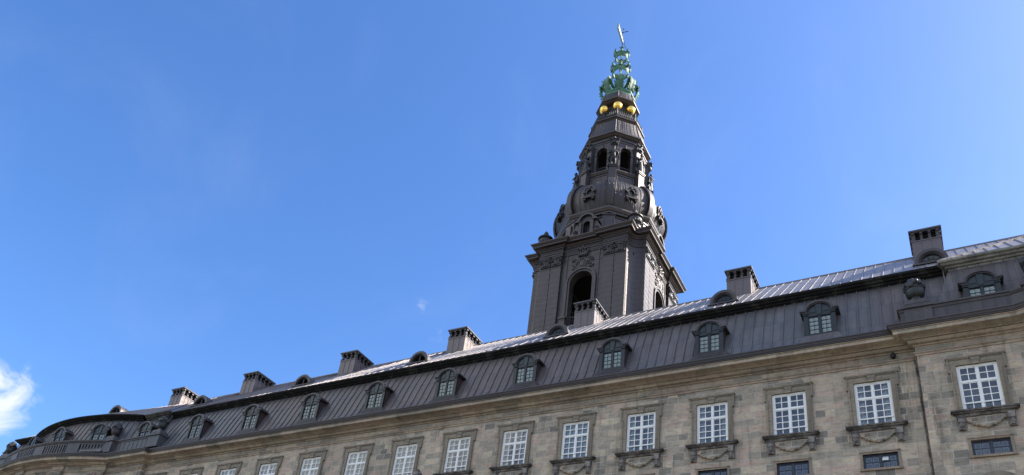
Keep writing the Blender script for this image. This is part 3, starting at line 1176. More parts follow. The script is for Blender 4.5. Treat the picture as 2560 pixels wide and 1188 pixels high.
def open_casement(par, sgn):
    T = Matrix.Translation((-.065 * sgn, .03, 0)) @ Matrix.Rotation(rad(-62 * sgn), 4, 'Z') @ Matrix.Translation((-.245 * sgn, 0, 0))
    q = MB(T)
    q.plate(rect(-.24, .24, .07, 1.13), [rect(-.20 + .21 * i, -.20 + .19 + .21 * i, .11 + .25 * j, .11 + .225 + .25 * j) for i in range(2) for j in range(4)], -.02, .02)
    q.build('open_casement', 'green', par, label='dormer casement standing open')


dm = make_dormer()
DFY = -.45
DX = [MIDX + .60 + 5.80 * (4 - i) + (.10 if i == 0 else 0) for i in range(9)]
spots = [(x, DFY, 0.0, 0.0) for x in DX]
spots += [(2.28, DFY - .05, 0.0, .0), (-57.95, DFY + .05, 0, .28)]
for xc in (-62.5, -67.0, -71.6):
    t = (xc - sum(BOW_LM) / 2) / 15.0
    spots.append((xc, DFY + .10 - 1.5 * (1 - (2 * t) ** 2), math.atan(1.5 * 8 * t / 15.4), .28))
spots.append((-76.3, DFY, 0, .28))
spots.append((11.7, DFY - 1.4, 0, 0))
for i, (x, y, a_, dz) in enumerate(spots):
    o = dm if i == 0 else dup(dm, palace)
    o.location = (x, y, ZD(x, 26.90) + dz - .0011 * max(-x - 20, 0))
    o.rotation_euler = (0, 0, a_)
    if i < 9:
        if i == 0:
            ap = MB()
            ap.add([(-1.12, -.34, -.66), (1.12, -.34, -.66), (.84, -.05, -.06), (-.84, -.05, -.06), (-1.25, .12, -.35), (1.25, .12, -.35)], [(0, 1, 2, 3), (0, 3, 4), (1, 5, 2)])
            for q in (-.62, -.2, .22, .64):
                ap.box(q - .012, q + .012, -.34, -.33, -.66, -.6)
            apo = ap.build('apron', 'mansard', o)
        else:
            d = apo.copy(); sc.collection.objects.link(d); d.parent = o


for i, sgn in ((3, 1), (5, 1), (7, -1)):
    open_casement([o for o in palace.children if o.name.startswith('dormer')][i], sgn)


# ---- half-round vents on the upper roof
def make_lunette(glazed):
    n = 18
    R0, R1 = .84, .66
    h = MB()
    half = lambda r, z=0: [(r * math.cos(math.pi * i / n), z + r * 1.06 * math.sin(math.pi * i / n)) for i in range(n + 1)]
    h.plate([(R0 + .06, -.12)] + half(R0) + [(-R0 - .06, -.12), (-R1, -.12)] + half(R1)[::-1] + [(R1, -.12)], [], -.10, 1.35)
    h.plate([(R0 - .06, -.05)] + half(R0 - .05) + [(-R0 + .06, -.05), (-R1 + .06, -.05)] + half(R1 - .06)[::-1] + [(R1 - .06, -.05)], [], -.04, .10)
    o = h.build('round_vent', 'gutter', palace, True, 25)
    f = MB()
    f.plate([(R1, -.12)] + half(R1) + [(-R1, -.12)], [half(R1 - .12, .02)], .03, .12)
    if glazed:
        for a_ in (36, 72, 108, 144):
            d = Vector((math.cos(rad(a_)), 0, math.sin(rad(a_))))
            f.tube([tuple(d * .18 + Vector((0, .08, 0))), tuple(d * .58 + Vector((0, .08, 0)))], .013, 4)
        f.tube([(.28 * math.cos(math.pi * i / 10), .08, .03 + .28 * math.sin(math.pi * i / 10)) for i in range(11)], .013, 4)
    else:
        f.box(-.03, .03, .05, .12, .0, .6)
    f.build('frame', 'black' if not glazed else 'gutter', o)
    g = MB()
    g.add([(-.66, .12 if glazed else .5, -.1), (.66, .12 if glazed else .5, -.1), (.66, .12 if glazed else .5, .7), (-.66, .12 if glazed else .5, .7)], [(0, 1, 2, 3)])
    g.build('pane' if glazed else 'interior', 'darkglass' if glazed else 'inside', o)
    sill_ = MB()
    sill_.box(-.95, .95, -.22, .2, -.16, -.09)
    sill_.build('sill', 'gutter', o)
    return o


lz = make_lunette(True)
ld = make_lunette(False)
LUN = [(.40, lz), (-11.0, lz), (-22.2, lz), (-33.35, ld), (-44.45, ld), (-55.8, ld), (-66.0, ld)]
for i, (x, p) in enumerate(LUN):
    o = p if i in (0, 3) else dup(p, palace)
    y = 2.2
    z = EZ + (y - EY) * (RIDGE_Z - EZ) / (RIDGE_Y - EY)
    o.location = (x, y, ZD(x, z) + .08) if x > -60 else (x, 1.5, ZD(x, 32.0) + .35)


# ---- chimneys
def make_chimney():
    s = MB()
    s.box(-.77, .77, 0, 2.08, 32.2, 35.38)
    for q in (-.26, .26):
        s.box(q - .015, q + .015, -.022, 0, 32.2, 35.36)
    for q in (.42, .83, 1.25, 1.66):
        s.box(.77, .792, q - .015, q + .015, 32.2, 35.36)
        s.box(-.792, -.77, q - .015, q + .015, 32.2, 35.36)
    s.box(-.80, .80, -.03, 2.11, 35.36, 35.43)
    o = s.build('chimney', 'chimney', palace)
    k = MB()
    k.box(-.56, .56, .24, 1.86, 35.43, 36.02)
    k.build('flue_core', 'inside', o)
    c = MB()
    c.box(-.82, .82, -.06, 2.14, 36.00, 36.07)
    c.box(-.88, .88, -.12, 2.20, 36.07, 36.17)
    c.frustum(36.17, .88, 1.16, 36.24, .80, 1.08, 0, 1.04)
    c.build('cap', 'gutter', o)
    b = MB()
    b.plate([(0, 0), (.20, 0), (.20, .60), (-.07, .60), (-.08, .48), (.02, .40), (.05, .30), (-.02, .22), (-.06, .12), (-.04, .02)], [], -.075, .075)
    bo = b.build('bracket', 'gutter', o)
    sp = []
    for q in (-.66, -.22, .22, .66):
        sp.append((q, .02, math.pi / 2))
        sp.append((q, 2.06, -math.pi / 2))
    for q in (.10, .57, 1.04, 1.51, 1.98):
        sp.append((.75, q, math.pi))
        sp.append((-.75, q, 0))
    for i, (x_, y_, a_) in enumerate(sp):
        d = bo if i == 0 else bo.copy()
        if i:
            sc.collection.objects.link(d)
            d.parent = o
        d.location = (x_, y_, 35.42)
        d.rotation_euler = (0, 0, a_)
    return o


ch = make_chimney()
CHX = [.35, -10.62, -21.42, -32.0, -42.5, -53.45, -62.6]
for i, x in enumerate(CHX):
    o = ch if i == 0 else dup(ch, palace)
    o.location = (x, 4.5, .1 + ZD(x, 35.6) - 35.6)

p = MB()  # added tube that draws the dark shadow line in the pavilion corner
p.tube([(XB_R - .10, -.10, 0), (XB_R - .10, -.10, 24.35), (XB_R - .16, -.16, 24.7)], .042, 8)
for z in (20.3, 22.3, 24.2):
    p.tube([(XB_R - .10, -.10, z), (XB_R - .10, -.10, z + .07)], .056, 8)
p.build('corner_shade_line', 'sill', palace, True)
# ---- middle gable finial: just its top shows
p = MB()
p.plate([(MIDX - 1.6, 18.6), (MIDX + 1.6, 18.6), (MIDX + 1.25, 19.3), (MIDX + .55, 19.75), (MIDX, 19.9), (MIDX - .55, 19.75), (MIDX - 1.25, 19.3)], [], -1.25, .02)
p.box(MIDX - 1.75, MIDX + 1.75, -1.35, .02, 18.2, 18.6)
p.box(MIDX - .28, MIDX + .28, -1.25, -.7, 19.8, 20.55)
p.box(MIDX - .36, MIDX + .36, -1.33, -.62, 20.55, 20.66)
p.lathe([(.22, 20.66), (.13, 20.74), (.27, 20.86), (.33, 21.02), (.27, 21.2), (.12, 21.29), (.15, 21.34), (.09, 21.43), (.02, 21.47)], 16, (MIDX, -.98))
p.build('gable_finial', 'sill', palace, True)


# ================================================================== loose things on the palace
def urn_mesh(mat, seed):
    r = random.Random(seed)
    b = MB()
    b.lathe([(.38, 0), (.38, .05), (.30, .09), (.24, .15), (.25, .20), (.36, .26), (.44, .36), (.475, .50), (.48, .60), (.46, .62), (.50, .64), (.50, .68), (.45, .72), (.47, .90), (.40, 1.02), (.30, 1.12), (.16, 1.22), (.02, 1.25)], 28)
    for k in range(34):
        a_ = 2 * math.pi * k / 34 + r.uniform(-.08, .08)
        q = r.uniform(.09, .14)
        b.blob((.45 * math.sin(a_), -.45 * math.cos(a_), .84 + .07 * math.sin(a_ * 4) + r.uniform(-.05, .05)), (q, q, q * .9), 8, 6)
    for k in range(30):
        a_ = r.uniform(0, 6.28)
        t_ = r.uniform(.1, .95)
        q = r.uniform(.06, .11)
        b.blob((.40 * t_ * math.sin(a_), -.40 * t_ * math.cos(a_), .98 + .24 * (1 - t_ * t_)), (q, q, q), 8, 6)
    return b


UL = ['large dark bronze urn heaped with fruit on the roof parapet by the right-hand pavilion', 'dark bronze urn cut off by the right edge of the photo',
      'dark bronze urn on the left pavilion parapet, in front of the long straight roof', 'brown urn on the left pavilion between two dormers, where the balustrade begins',
      'dark urn at the far left end of the curved balustrade']
for i, (ux, uy, um) in enumerate(URNS):
    o = urn_mesh(um, 5 + i).build('roof_urn', um, None, True, 40)
    o.location = (ux, uy + .2, ZD(ux, 27.72) + (.26 if ux < -50 else 0))
    o.scale = (.78, .78, 1.08) if ux < -50 else (.95, .95, 1.12)
    o.rotation_euler = (0, 0, i * 1.1)
    o['label'] = UL[i]
    o['category'] = 'urn'
    o['group'] = 'bronze urns along the roof parapets'

# little black floodlight on the frieze beside the right pavilion
fl = thing('floodlight', 'small black floodlight fixed under the cornice beside the right pavilion', 'lamp', (-2.02, -.06, 24.93))
b = MB()
b.lathe([(.09, .0), (.13, .03), (.13, .16), (.10, .24), (.03, .26)], 14, (0, -.16))
b.build('housing', 'black', fl, True)
b = MB()
b.box(-.05, .05, -.2, .02, .02, .10)
b.build('arm', 'black', fl)

# ================================================================== TOWER
K = .93
TL = Vector((-29.25, 25.0, 0))
TROOT = CAMP + (TL - CAMP) * K
tower = thing('spire_tower', 'tall dark copper tower with arched belfry, onion roof, gilded balls and green crown spire', 'tower', TROOT)
tower.scale = (K, K, K)
RZ = lambda a_: Matrix.Rotation(rad(a_), 4, 'Z')


def octo(R_, ph=22.5):
    return [(R_ * math.sin(rad(ph + 45 * i)), -R_ * math.cos(rad(ph + 45 * i))) for i in range(8)]


HW = 5.80      # belfry wall plane
HP = 6.05      # pilaster plane
CH0 = 4.62
# belfry shell
b = MB()
for k in range(4):
    b.T = RZ(90 * k)
    b.plate(rect(-CH0, CH0, -1, 54.3), [arch(-1.18, 1.18, 45.45, 50.42, 20)], -HW, -HW + .8)
    # concave corner
    n = 10
    pts = []
    a0 = Vector((CH0, -HP)); a1 = Vector((HP, -CH0))
    for i in range(n + 1):
        f = i / n
        q = a0.lerp(a1, f)
        dep = .56 * (1 - (2 * f - 1) ** 2)
        pts.append((q.x - dep * .7071, q.y + dep * .7071))
    b.sweep(pts, [(0, -1), (0, 54.3)])
    b.box(CH0 - .1, CH0 + .02, -HP, -HP + .5, -1, 54.3)
    b.box(HP - .5, HP, -CH0 - .02, -CH0 + .1, -1, 54.3)
b.T = Matrix.Identity(4)
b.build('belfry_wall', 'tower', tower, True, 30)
b = MB()
b.box(-5.0, 5.0, -5.0, 5.0, 44.6, 44.8)
b.box(-5.0, 5.0, -5.0, 5.0, 53.0, 53.2)
for k in range(4):
    b.T = RZ(90 * k)
    b.box(-4.6, -1.5, -5.02, -4.9, 44.6, 53.2)
    b.box(1.5, 4.6, -5.02, -4.9, 44.6, 53.2)
b.T = Matrix.Identity(4)
for z in (48.5, 50.6):
    b.box(-4.9, 4.9, -2.0, -1.6, z, z + .35)
    b.box(-2.0, -1.6, -4.9, 4.9, z - .4, z - .05)
b.build('belfry_interior', 'inside', tower)
# pilasters
def belfry_pil():
    p = MB()
    prof = []
    z_ = 40.0
    while z_ < 52.4:
        prof += [(0, z_), (.012, z_ + .10), (.02, z_ + .30), (.012, z_ + .52), (0, z_ + .60)]
        z_ += .62
    prof.append((0, 52.75))
    p.sweep([(-.55, -HW), (-.55, -HP), (.55, -HP), (.55, -HW)], prof)
    p.box(-.60, .60, -HP - .03, -HW + .01, 52.55, 52.66)
    po = p.build('pilaster', 'tower', tower)
    q = MB()
    q.frustum(52.75, .52, .10, 53.75, .60, .2, 0, -HP + .05)
    q.box(-.68, .68, -HP - .2, -HW, 53.78, 53.92)
    r = random.Random(3)
    for sx in (-1, 1):
        for i in range(12):
            a_ = i * .62
            rr_ = .22 - .014 * i
            q.blob((sx * (.46 + rr_ * math.cos(a_)), -HP - .16, 53.45 + rr_ * math.sin(a_)), (.07, .08, .07), 6, 4)
        q.blob((sx * .22, -HP - .12, 53.05), (.14, .10, .2), 7, 5)
    q.blob((0, -HP - .14, 53.1), (.14, .10, .26), 7, 5)
    q.blob((0, -HP - .2, 53.68), (.13, .1, .13), 7, 5)
    for i in range(5):
        q.blob((-.44 + .22 * i, -HP - .08, 52.86), (.10, .07, .12), 6, 4)
    q.build('capital', 'ornament', po, True)
    return po


bp = belfry_pil()
first = True
for k in range(4):
    for xx in (-4.0, -2.82, 2.82, 4.0):
        if k == 2:
            continue
        o = bp if first else dup(bp, tower)
        first = False
        o.rotation_euler = (0, 0, rad(90 * k))
        o.location = RZ(90 * k) @ Vector((xx, 0, 0))
# arch surrounds, crests, railings, balcony posts
def arch_frame():
    a_ = MB()
    for e0, e1, y0, y1 in ((1.18, 1.56, -HW - .10, -HW + .02), (1.40, 1.60, -HW - .2, -HW - .09)):
        a_.plate([(-e1, 45.4), (-e0, 45.4)] + [(-e0 * math.cos(math.pi * i / 20), 50.42 + e0 * math.sin(math.pi * i / 20)) for i in range(21)] + [(e0, 45.4), (e1, 45.4)] +
                 [(e1 * math.cos(math.pi * i / 20), 50.42 + e1 * math.sin(math.pi * i / 20)) for i in range(21)], [], y0, y1)
    for sx in (-1, 1):
        xa, xb = sorted((sx * 1.66, sx * 1.78))
        a_.box(xa, xb, -HW - .06, -HW, 40, 53.9)
    return a_.build('arch_surround', 'tower', tower, True, 25)


def crest():
    r = random.Random(11)
    q = MB(Matrix.Translation((0, -HW, 0)) @ Matrix.Diagonal((.92, .62, 1, 1)) @ Matrix.Translation((0, HW, 0)))
    q.plate([(1.05 * math.cos(2 * math.pi * i / 18), 52.62 + .68 * math.sin(2 * math.pi * i / 18)) for i in range(18)], [], -HW - .07, -HW)
    q.blob((0, -HW - .1, 52.65), (.36, .18, .46), 14, 8)
    q.tube([(.46 * math.cos(2 * math.pi * i / 18), -HW - .14, 52.65 + .58 * math.sin(2 * math.pi * i / 18)) for i in range(19)], .08, 6)
    for sx in (-1, 1):
        for (cx_, cz_, r0_, d_) in ((.86, 53.05, .26, 1), (.95, 52.3, .30, -1), (.62, 51.98, .18, 1)):
            q.tube([(sx * (cx_ + r0_ * (1 - i / 15) * math.cos(d_ * i * .55)), -HW - .13, cz_ + r0_ * (1 - i / 15) * math.sin(d_ * i * .55)) for i in range(14)], .085, 6, .04)
        q.tube([(sx * .55, -HW - .1, 53.1), (sx * .75, -HW - .14, 52.7), (sx * .7, -HW - .12, 52.3), (sx * .4, -HW - .1, 52.0)], .10, 6)
        q.tube([(sx * .5, -HW - .1, 51.98), (sx * .95, -HW - .1, 51.8), (sx * 1.3, -HW - .1, 51.5), (sx * 1.52, -HW - .1, 51.15)], .10, 6, .04)
        for i in range(22):
            q.blob((sx * r.uniform(.2, 1.25), -HW - .09, r.uniform(51.95, 53.3)), (r.uniform(.04, .10), .10, r.uniform(.04, .10)), 6, 4)
    # crown
    q.sweep([(-.52, -HW - .05), (-.46, -HW - .34), (0, -HW - .46), (.46, -HW - .34), (.52, -HW - .05)], [(0, 53.5), (.06, 53.55), (.04, 53.75), (0, 53.78)])
    for i in range(5):
        x_ = -.52 + .26 * i
        h_ = .78 if i % 2 == 0 else .6
        q.tube([(x_ * .9, -HW - .34, 53.7), (x_ * 1.15, -HW - .40, 53.7 + h_ * .55), (x_ * .95, -HW - .36, 53.7 + h_)], .075, 6)
        q.blob((x_ * 1.05, -HW - .4, 53.7 + h_), (.13, .11, .13), 7, 5)
    q.blob((0, -HW - .4, 54.62), (.11, .11, .14), 8, 6)
    return q.build('crest', 'tower', tower, True)


def railing():
    q = MB()
    q.box(-1.2, 1.2, -HW + .15, -HW + .23, 46.38, 46.46)
    q.box(-1.2, 1.2, -HW + .15, -HW + .23, 45.5, 45.58)
    for i in range(11):
        x_ = -1.15 + .23 * i
        q.tube([(x_, -HW + .19, 45.5), (x_, -HW + .19, 46.62)], .022, 5)
        if i < 10:
            q.tube([(x_ + .115 + .085 * math.cos(t_), -HW + .19, 45.95 + .2 * math.sin(t_)) for t_ in [j * math.pi / 5 for j in range(11)]], .015, 4)
    return q.build('railing', 'towerdark', tower)


def balcony_post():
    q = MB()
    for sx in (-1, 1):
        xa, xb = sorted((sx * 1.25, sx * 1.85))
        q.box(xa, xb, -HW - .35, -HW, 40, 46.1)
        q.box(xa - .08, xb + .08, -HW - .43, -HW, 46.1, 46.3)
    return q.build('balcony_pier', 'tower', tower)


for fn in (arch_frame, crest, railing, balcony_post):
    o = fn()
    for k in (1, 3):
        if k == 3 and fn is not arch_frame:
            continue
        d = o.copy(); sc.collection.objects.link(d); d.parent = tower
        d.rotation_euler = (0, 0, rad(90 * k))
# entablature and big cornice
path = []
for k in range(4):
    T = RZ(90 * k)
    pts = [(-CH0 - .02, -HP), (-2.2, -HP), (-2.2, -HP + .25), (2.2, -HP + .25), (2.2, -HP), (CH0 + .02, -HP)]
    a0 = Vector((CH0, -HP)); a1 = Vector((HP, -CH0))
    for i in range(1, 8):
        f = i / 8
        q = a0.lerp(a1, f)
        dep = .56 * (1 - (2 * f - 1) ** 2)
        pts.append((q.x - dep * .7071, q.y + dep * .7071))
    for p in pts:
        v = T @ Vector((p[0], p[1], 0))
        path.append((v.x, v.y))
b = MB()
b.sweep(path, [(-.3, 53.9), (.06, 53.92), (.06, 54.08), (.10, 54.10), (.10, 54.28), (.16, 54.30), (.16, 54.36), (.04, 54.38), (.04, 54.86), (.14, 54.90), (.16, 54.98), (.26, 55.02), (.34, 55.12), (.40, 55.15),
               (.40, 55.18), (.66, 55.20), (.68, 55.22), (.68, 55.40), (.73, 55.42), (.80, 55.52), (.87, 55.58), (.87, 55.68), (.80, 55.72), (-1.5, 56.0)], closed=True)
b.slab(octo(6.4), 55.6, 56.02)
b.build('cornice', 'tower', tower, True, 25)

# octagonal drum under the onion, with aedicule windows and corner consoles
b = MB()
b.sweep(octo(5.35), [(.35, 55.8), (.30, 56.3), (0, 56.35), (0, 58.75), (.08, 58.8), (.08, 58.95), (.02, 58.98), (.02, 59.1)], closed=True)
for i in range(8):
    b.T = RZ(22.5 + 45 * i)
    b.box(-.62, .62, -5.60, -4.9, 56.2, 58.7)
    b.box(-.68, .68, -5.68, -4.9, 58.72, 58.84)
    b.plate([(-.34, 56.0), (.34, 56.0), (.34, 58.3), (-.34, 58.3)], [], -5.78, -5.5)
b.T = Matrix.Identity(4)
b.build('drum', 'tower', tower)
def gable_window():
    q = MB()
    A_ = 5.35 * math.cos(rad(22.5))
    sc_ = [(-2.35, 55.9), (2.35, 55.9), (2.2, 56.3), (1.75, 56.8), (1.3, 57.5), (1.1, 58.05)] + [(.72 * math.cos(math.pi * i / 12), 58.1 + .72 * math.sin(math.pi * i / 12)) for i in range(13)] + [(-1.1, 58.05), (-1.3, 57.5), (-1.75, 56.8), (-2.2, 56.3)]
    q.plate(sc_, [arch(-.36, .36, 56.35, 57.75, 10)], -A_ - .75, -A_ + .1)
    q.plate([(-1.2, 58.02), (-.72, 58.02)] + [(-.72 * math.cos(math.pi * i / 12), 58.1 + .72 * math.sin(math.pi * i / 12)) for i in range(13)] + [(.72, 58.02), (1.2, 58.02), (1.2, 58.18)] +
            [(.92 * math.cos(math.pi * i / 12), 58.12 + .92 * math.sin(math.pi * i / 12)) for i in range(1, 12)] + [(-1.2, 58.18)], [], -A_ - 1.0, -A_)
    for sx in (-1, 1):
        xa, xb = sorted((sx * .52, sx * .80))
        q.box(xa, xb, -A_ - .92, -A_ - .7, 56.2, 58.0)
        for i in range(14):
            a2 = i * .55
            q.blob((sx * (1.15 + .22 * math.cos(a2) * (1 - i / 18)), -A_ - .78, 56.9 + .22 * math.sin(a2) * (1 - i / 18)), (.07, .1, .07), 6, 4)
    o = q.build('gable_window', 'tower', tower, True, 25)
    g = MB()
    for i in range(3):
        g.box(-.27 + .18 * i * 1.5 - .015, -.27 + .27 * i + .015, -A_ - .42, -A_ - .38, 56.35, 58.05)
    for i in range(5):
        g.box(-.36, .36, -A_ - .42, -A_ - .38, 56.6 + .3 * i, 56.63 + .3 * i)
    g.build('glazing_bars', 'ornament', o)
    g = MB()
    g.add([(-.4, -A_ - .3, 56.3), (.4, -A_ - .3, 56.3), (.4, -A_ - .3, 58.15), (-.4, -A_ - .3, 58.15)], [(0, 1, 2, 3)])
    g.build('pane', 'darkglass', o)
    return o


gw = gable_window()
for k in (90, 270):
    d = dup(gw, tower)
    d.rotation_euler = (0, 0, rad(k))

# onion roof
ON = [(5.1, 59.05), (5.62, 59.1), (5.66, 59.25), (5.78, 59.35), (5.90, 59.55), (5.93, 59.6), (5.93, 59.78), (5.80, 59.84), (5.62, 59.9)]
b = MB()
b.sweep(octo(1.0), [(r - 1.0, z) for r, z in [(r, z) for r, z in ON]], closed=True) if False else None


def octo_loft(mb, prof, ph=22.5, cap=True):
    k = len(prof)
    vs = []
    for i in range(8):
        a_ = rad(ph + 45 * i)
        vs += [(r * math.sin(a_), -r * math.cos(a_), z) for r, z in prof]
    fs = []
    for i in range(8):
        j = (i + 1) % 8
        for q in range(k - 1):
            fs.append((i * k + q, j * k + q, j * k + q + 1, i * k + q + 1))
    if cap:
        fs.append(tuple(i * k + k - 1 for i in range(8)))
    mb.add(vs, fs)


def octo_seams(mb, prof, nseg, wd=.02, ht=.045, hip=.05, skip=0):
    for i in range(8):
        a0, a1 = rad(22.5 + 45 * i), rad(67.5 + 45 * i)
        for s_ in range(nseg + 1):
            f = s_ / nseg
            am = rad(45 + 45 * i)
            n2 = Vector((math.sin(am), -math.cos(am)))
            pts = []
            for r, z in prof:
                A_ = Vector((r * math.sin(a0), -r * math.cos(a0)))
                B_ = Vector((r * math.sin(a1), -r * math.cos(a1)))
                p = A_.lerp(B_, f)
                pts.append((p.x, p.y, z))
            rr_ = wd if 0 < s_ < nseg else hip
            if s_ == nseg:
                continue
            mb.tube(pts, rr_, 5)


b = MB()
octo_loft(b, ON)
b.build('onion_ledge', 'tower', tower)
OP = [(5.55, 59.88), (5.72, 60.3), (5.90, 60.8), (6.02, 61.4), (6.02, 62.0), (5.93, 62.6), (5.72, 63.2), (5.42, 63.75), (5.05, 64.2), (4.65, 64.52), (4.3, 64.7)]
b = MB()
octo_loft(b, OP)
octo_seams(b, OP, 8, .035, .04, .10)
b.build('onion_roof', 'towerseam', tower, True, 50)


def oculus():
    A_ = 5.95 * math.cos(rad(22.5))
    q = MB(Matrix.Translation((0, 0, 62.0)) @ Matrix.Diagonal((.82, 1, .86, 1)) @ Matrix.Translation((0, 0, -62.0)))
    n = 16
    circ = [(.36 * math.cos(2 * math.pi * i / n), 62.0 + .46 * math.sin(2 * math.pi * i / n)) for i in range(n)]
    q.plate([(-.72, 61.15), (.72, 61.15), (.72, 62.15)] + [(.66 * math.cos(math.pi * i / 14), 62.25 + .66 * math.sin(math.pi * i / 14)) for i in range(15)] + [(-.72, 62.15)], [circ], -A_ - .20, -A_ + 1.0)
    q.plate([(.86, 62.12), (.86, 62.3)] + [(.80 * math.cos(math.pi * i / 14), 62.3 + .80 * math.sin(math.pi * i / 14)) for i in range(15)] + [(-.86, 62.3), (-.86, 62.12), (-.66, 62.12)] + [(-.64 * math.cos(math.pi * i / 14), 62.25 + .64 * math.sin(math.pi * i / 14)) for i in range(15)] + [(.66, 62.12)], [], -A_ - .27, -A_ + 1.0)
    q.plate([(.50 * math.cos(2 * math.pi * i / n), 62.0 + .62 * math.sin(2 * math.pi * i / n)) for i in range(n)], [circ], -A_ - .25, -A_ - .18)
    q.box(-.8, .8, -A_ - .42, -A_ + .3, 61.05, 61.2)
    for sx in (-1, 1):
        xa, xb = sorted((sx * .42, sx * .72))
        q.box(xa, xb, -A_ - .36, -A_ + .2, 60.78, 61.05)
        q.box(min(sx * .5, sx * .78), max(sx * .5, sx * .78), -A_ - .42, -A_ - .28, 61.85, 62.15)
    q.box(-.12, .12, -A_ - .32, -A_ - .2, 62.55, 62.95)
    o = q.build('oculus_dormer', 'tower', tower, True, 28)
    g = MB()
    g.add([(-.5, -A_ - .05, 61.4), (.5, -A_ - .05, 61.4), (.5, -A_ - .05, 62.6), (-.5, -A_ - .05, 62.6)], [(0, 1, 2, 3)])
    g.box(-.02, .02, -A_ - .1, -A_ - .05, 61.5, 62.5)
    g.build('pane', 'darkglass', o)
    return o


oc = oculus()
for k in (45, 90, 135, -45, -90):
    d = dup(oc, tower)
    d.rotation_euler = (0, 0, rad(k))

# pedestal storey and arcade
b = MB()
octo_loft(b, [(4.05, 64.6), (4.05, 64.9), (3.95, 65.0), (3.90, 65.0), (3.90, 66.3), (4.0, 66.35), (4.05, 66.45), (4.15, 66.55), (4.15, 66.68), (3.9, 66.74)])
for i in range(8):
    b.T = RZ(45 * i)
    A_ = 3.90 * math.cos(rad(22.5))
    b.plate(rect(-.98, .98, 65.15, 66.2), [rect(-.86, .86, 65.27, 66.08)], -A_ - .05, -A_ + .02)
b.T = Matrix.Identity(4)
b.build('pedestal_storey', 'tower', tower)
b = MB()
for i in range(8):
    b.T = RZ(45 * i)
    A_ = 3.62 * math.cos(rad(22.5))
    hwid = 3.62 * math.sin(rad(22.5))
    b.plate(rect(-hwid, hwid, 66.7, 71.6), [arch(-.60, .60, 66.95, 69.95, 14)], -A_, -A_ + .45)
    b.plate([(-.86, 69.55), (-.60, 69.55), (-.60, 69.95)] + [(-.60 * math.cos(math.pi * j / 12), 69.95 + .60 * math.sin(math.pi * j / 12)) for j in range(1, 12)] + [(.60, 69.95), (.60, 69.55), (.86, 69.55), (.86, 69.80), (.80, 69.8)] +
            [(.80 * math.cos(math.pi * j / 12), 69.95 + .80 * math.sin(math.pi * j / 12)) for j in range(13)] + [(-.80, 69.80), (-.86, 69.80)], [], -A_ - .10, -A_ + .02)
    b.box(-.13, .13, -A_ - .18, -A_, 70.45, 70.95)
    for sx in (-1, 1):
        b.box(min(sx * .62, sx * .84), max(sx * .62, sx * .84), -A_ - .06, -A_ + .01, 66.9, 69.55)
b.T = Matrix.Identity(4)
b.build('arcade_wall', 'tower', tower, True, 25)
b = MB()
octo_loft(b, [(3.0, 66.72), (3.0, 66.8)])
octo_loft(b, [(3.2, 71.3), (3.2, 71.5)])
b.T = RZ(20)
b.box(-.12, .12, -2.8, 2.8, 69.6, 69.85)
b.T = RZ(80)
b.tube([(-2.0, 0, 67.2), (.6, 0, 71.2)], .13, 6)
b.T = Matrix.Identity(4)
b.tube([(0, 0, 66.7), (0, 0, 71.4)], .35, 10)
b.build('arcade_interior', 'inside', tower)


def corner_order():
    q = MB()
    q.box(-.40, .40, -4.42, -3.75, 64.55, 66.6)
    q.box(-.46, .46, -4.50, -3.75, 66.62, 66.78)
    q.box(-.50, .50, -4.55, -3.75, 66.78, 66.90)
    q.box(-.40, .40, -3.95, -3.4, 66.9, 71.0)
    o = q.build('corner_pier', 'tower', tower)
    c_ = MB()
    c_.frustum(70.35, .42, .12, 71.15, .55, .28, 0, -3.92)
    for sx in (-1, 1):
        for i in range(10):
            a2 = i * .65
            c_.blob((sx * (.42 + (.17 - .012 * i) * math.cos(a2)), -4.22, 70.95 + (.17 - .012 * i) * math.sin(a2)), (.07, .08, .07), 6, 4)
        c_.blob((sx * .2, -4.1, 70.6), (.13, .1, .2), 7, 5)
    c_.blob((0, -4.16, 70.65), (.12, .1, .24), 7, 5)
    c_.blob((0, -4.28, 71.1), (.14, .12, .14), 7, 5)
    c_.build('capital', 'ornament', o, True)
    r_ = MB()
    pr2 = [(4.35, 64.6), (4.62, 64.62), (5.1, 64.28), (5.5, 63.75), (5.8, 63.2), (6.0, 62.6), (6.1, 61.9), (6.08, 61.2), (5.95, 60.5), (5.68, 59.95)]
    vs = []
    for j, (r2, z2) in enumerate(pr2):
        w2 = .36 * (1 - .25 * j / len(pr2))
        vs += [(-w2, -r2 + .12, z2), (-w2, -r2 - .07, z2 + .03), (w2, -r2 - .07, z2 + .03), (w2, -r2 + .12, z2)]
    r_.add(vs, [(4 * j + e, 4 * j + 4 + e, 4 * j + 5 + e, 4 * j + 1 + e) for j in range(len(pr2) - 1) for e in range(3)])
    r_.build('onion_rib', 'towerseam', o, True, 40)
    return o


cp = corner_order()
for i in range(8):
    o = cp if i == 0 else dup(cp, tower)
    o.rotation_euler = (0, 0, rad(22.5 + 45 * i))


def arc_rail():
    A_ = 3.62 * math.cos(rad(22.5))
    q = MB()
    q.box(-.60, .60, -A_ + .05, -A_ + .11, 67.62, 67.68)
    for i in range(7):
        x_ = -.54 + .18 * i
        q.tube([(x_, -A_ + .08, 66.95), (x_, -A_ + .08, 67.75)], .02, 5)
        if i < 6:
            q.tube([(x_ + .09 + .07 * math.cos(t_), -A_ + .08, 67.28 + .15 * math.sin(t_)) for t_ in [j * math.pi / 5 for j in range(11)]], .014, 4)
    return q.build('railing', 'towerdark', tower, label='small iron railing in an upper arcade arch')


ar = arc_rail()
for k in (45, 90, -45):
    d = ar.copy(); sc.collection.objects.link(d); d.parent = tower
    d.rotation_euler = (0, 0, rad(k))
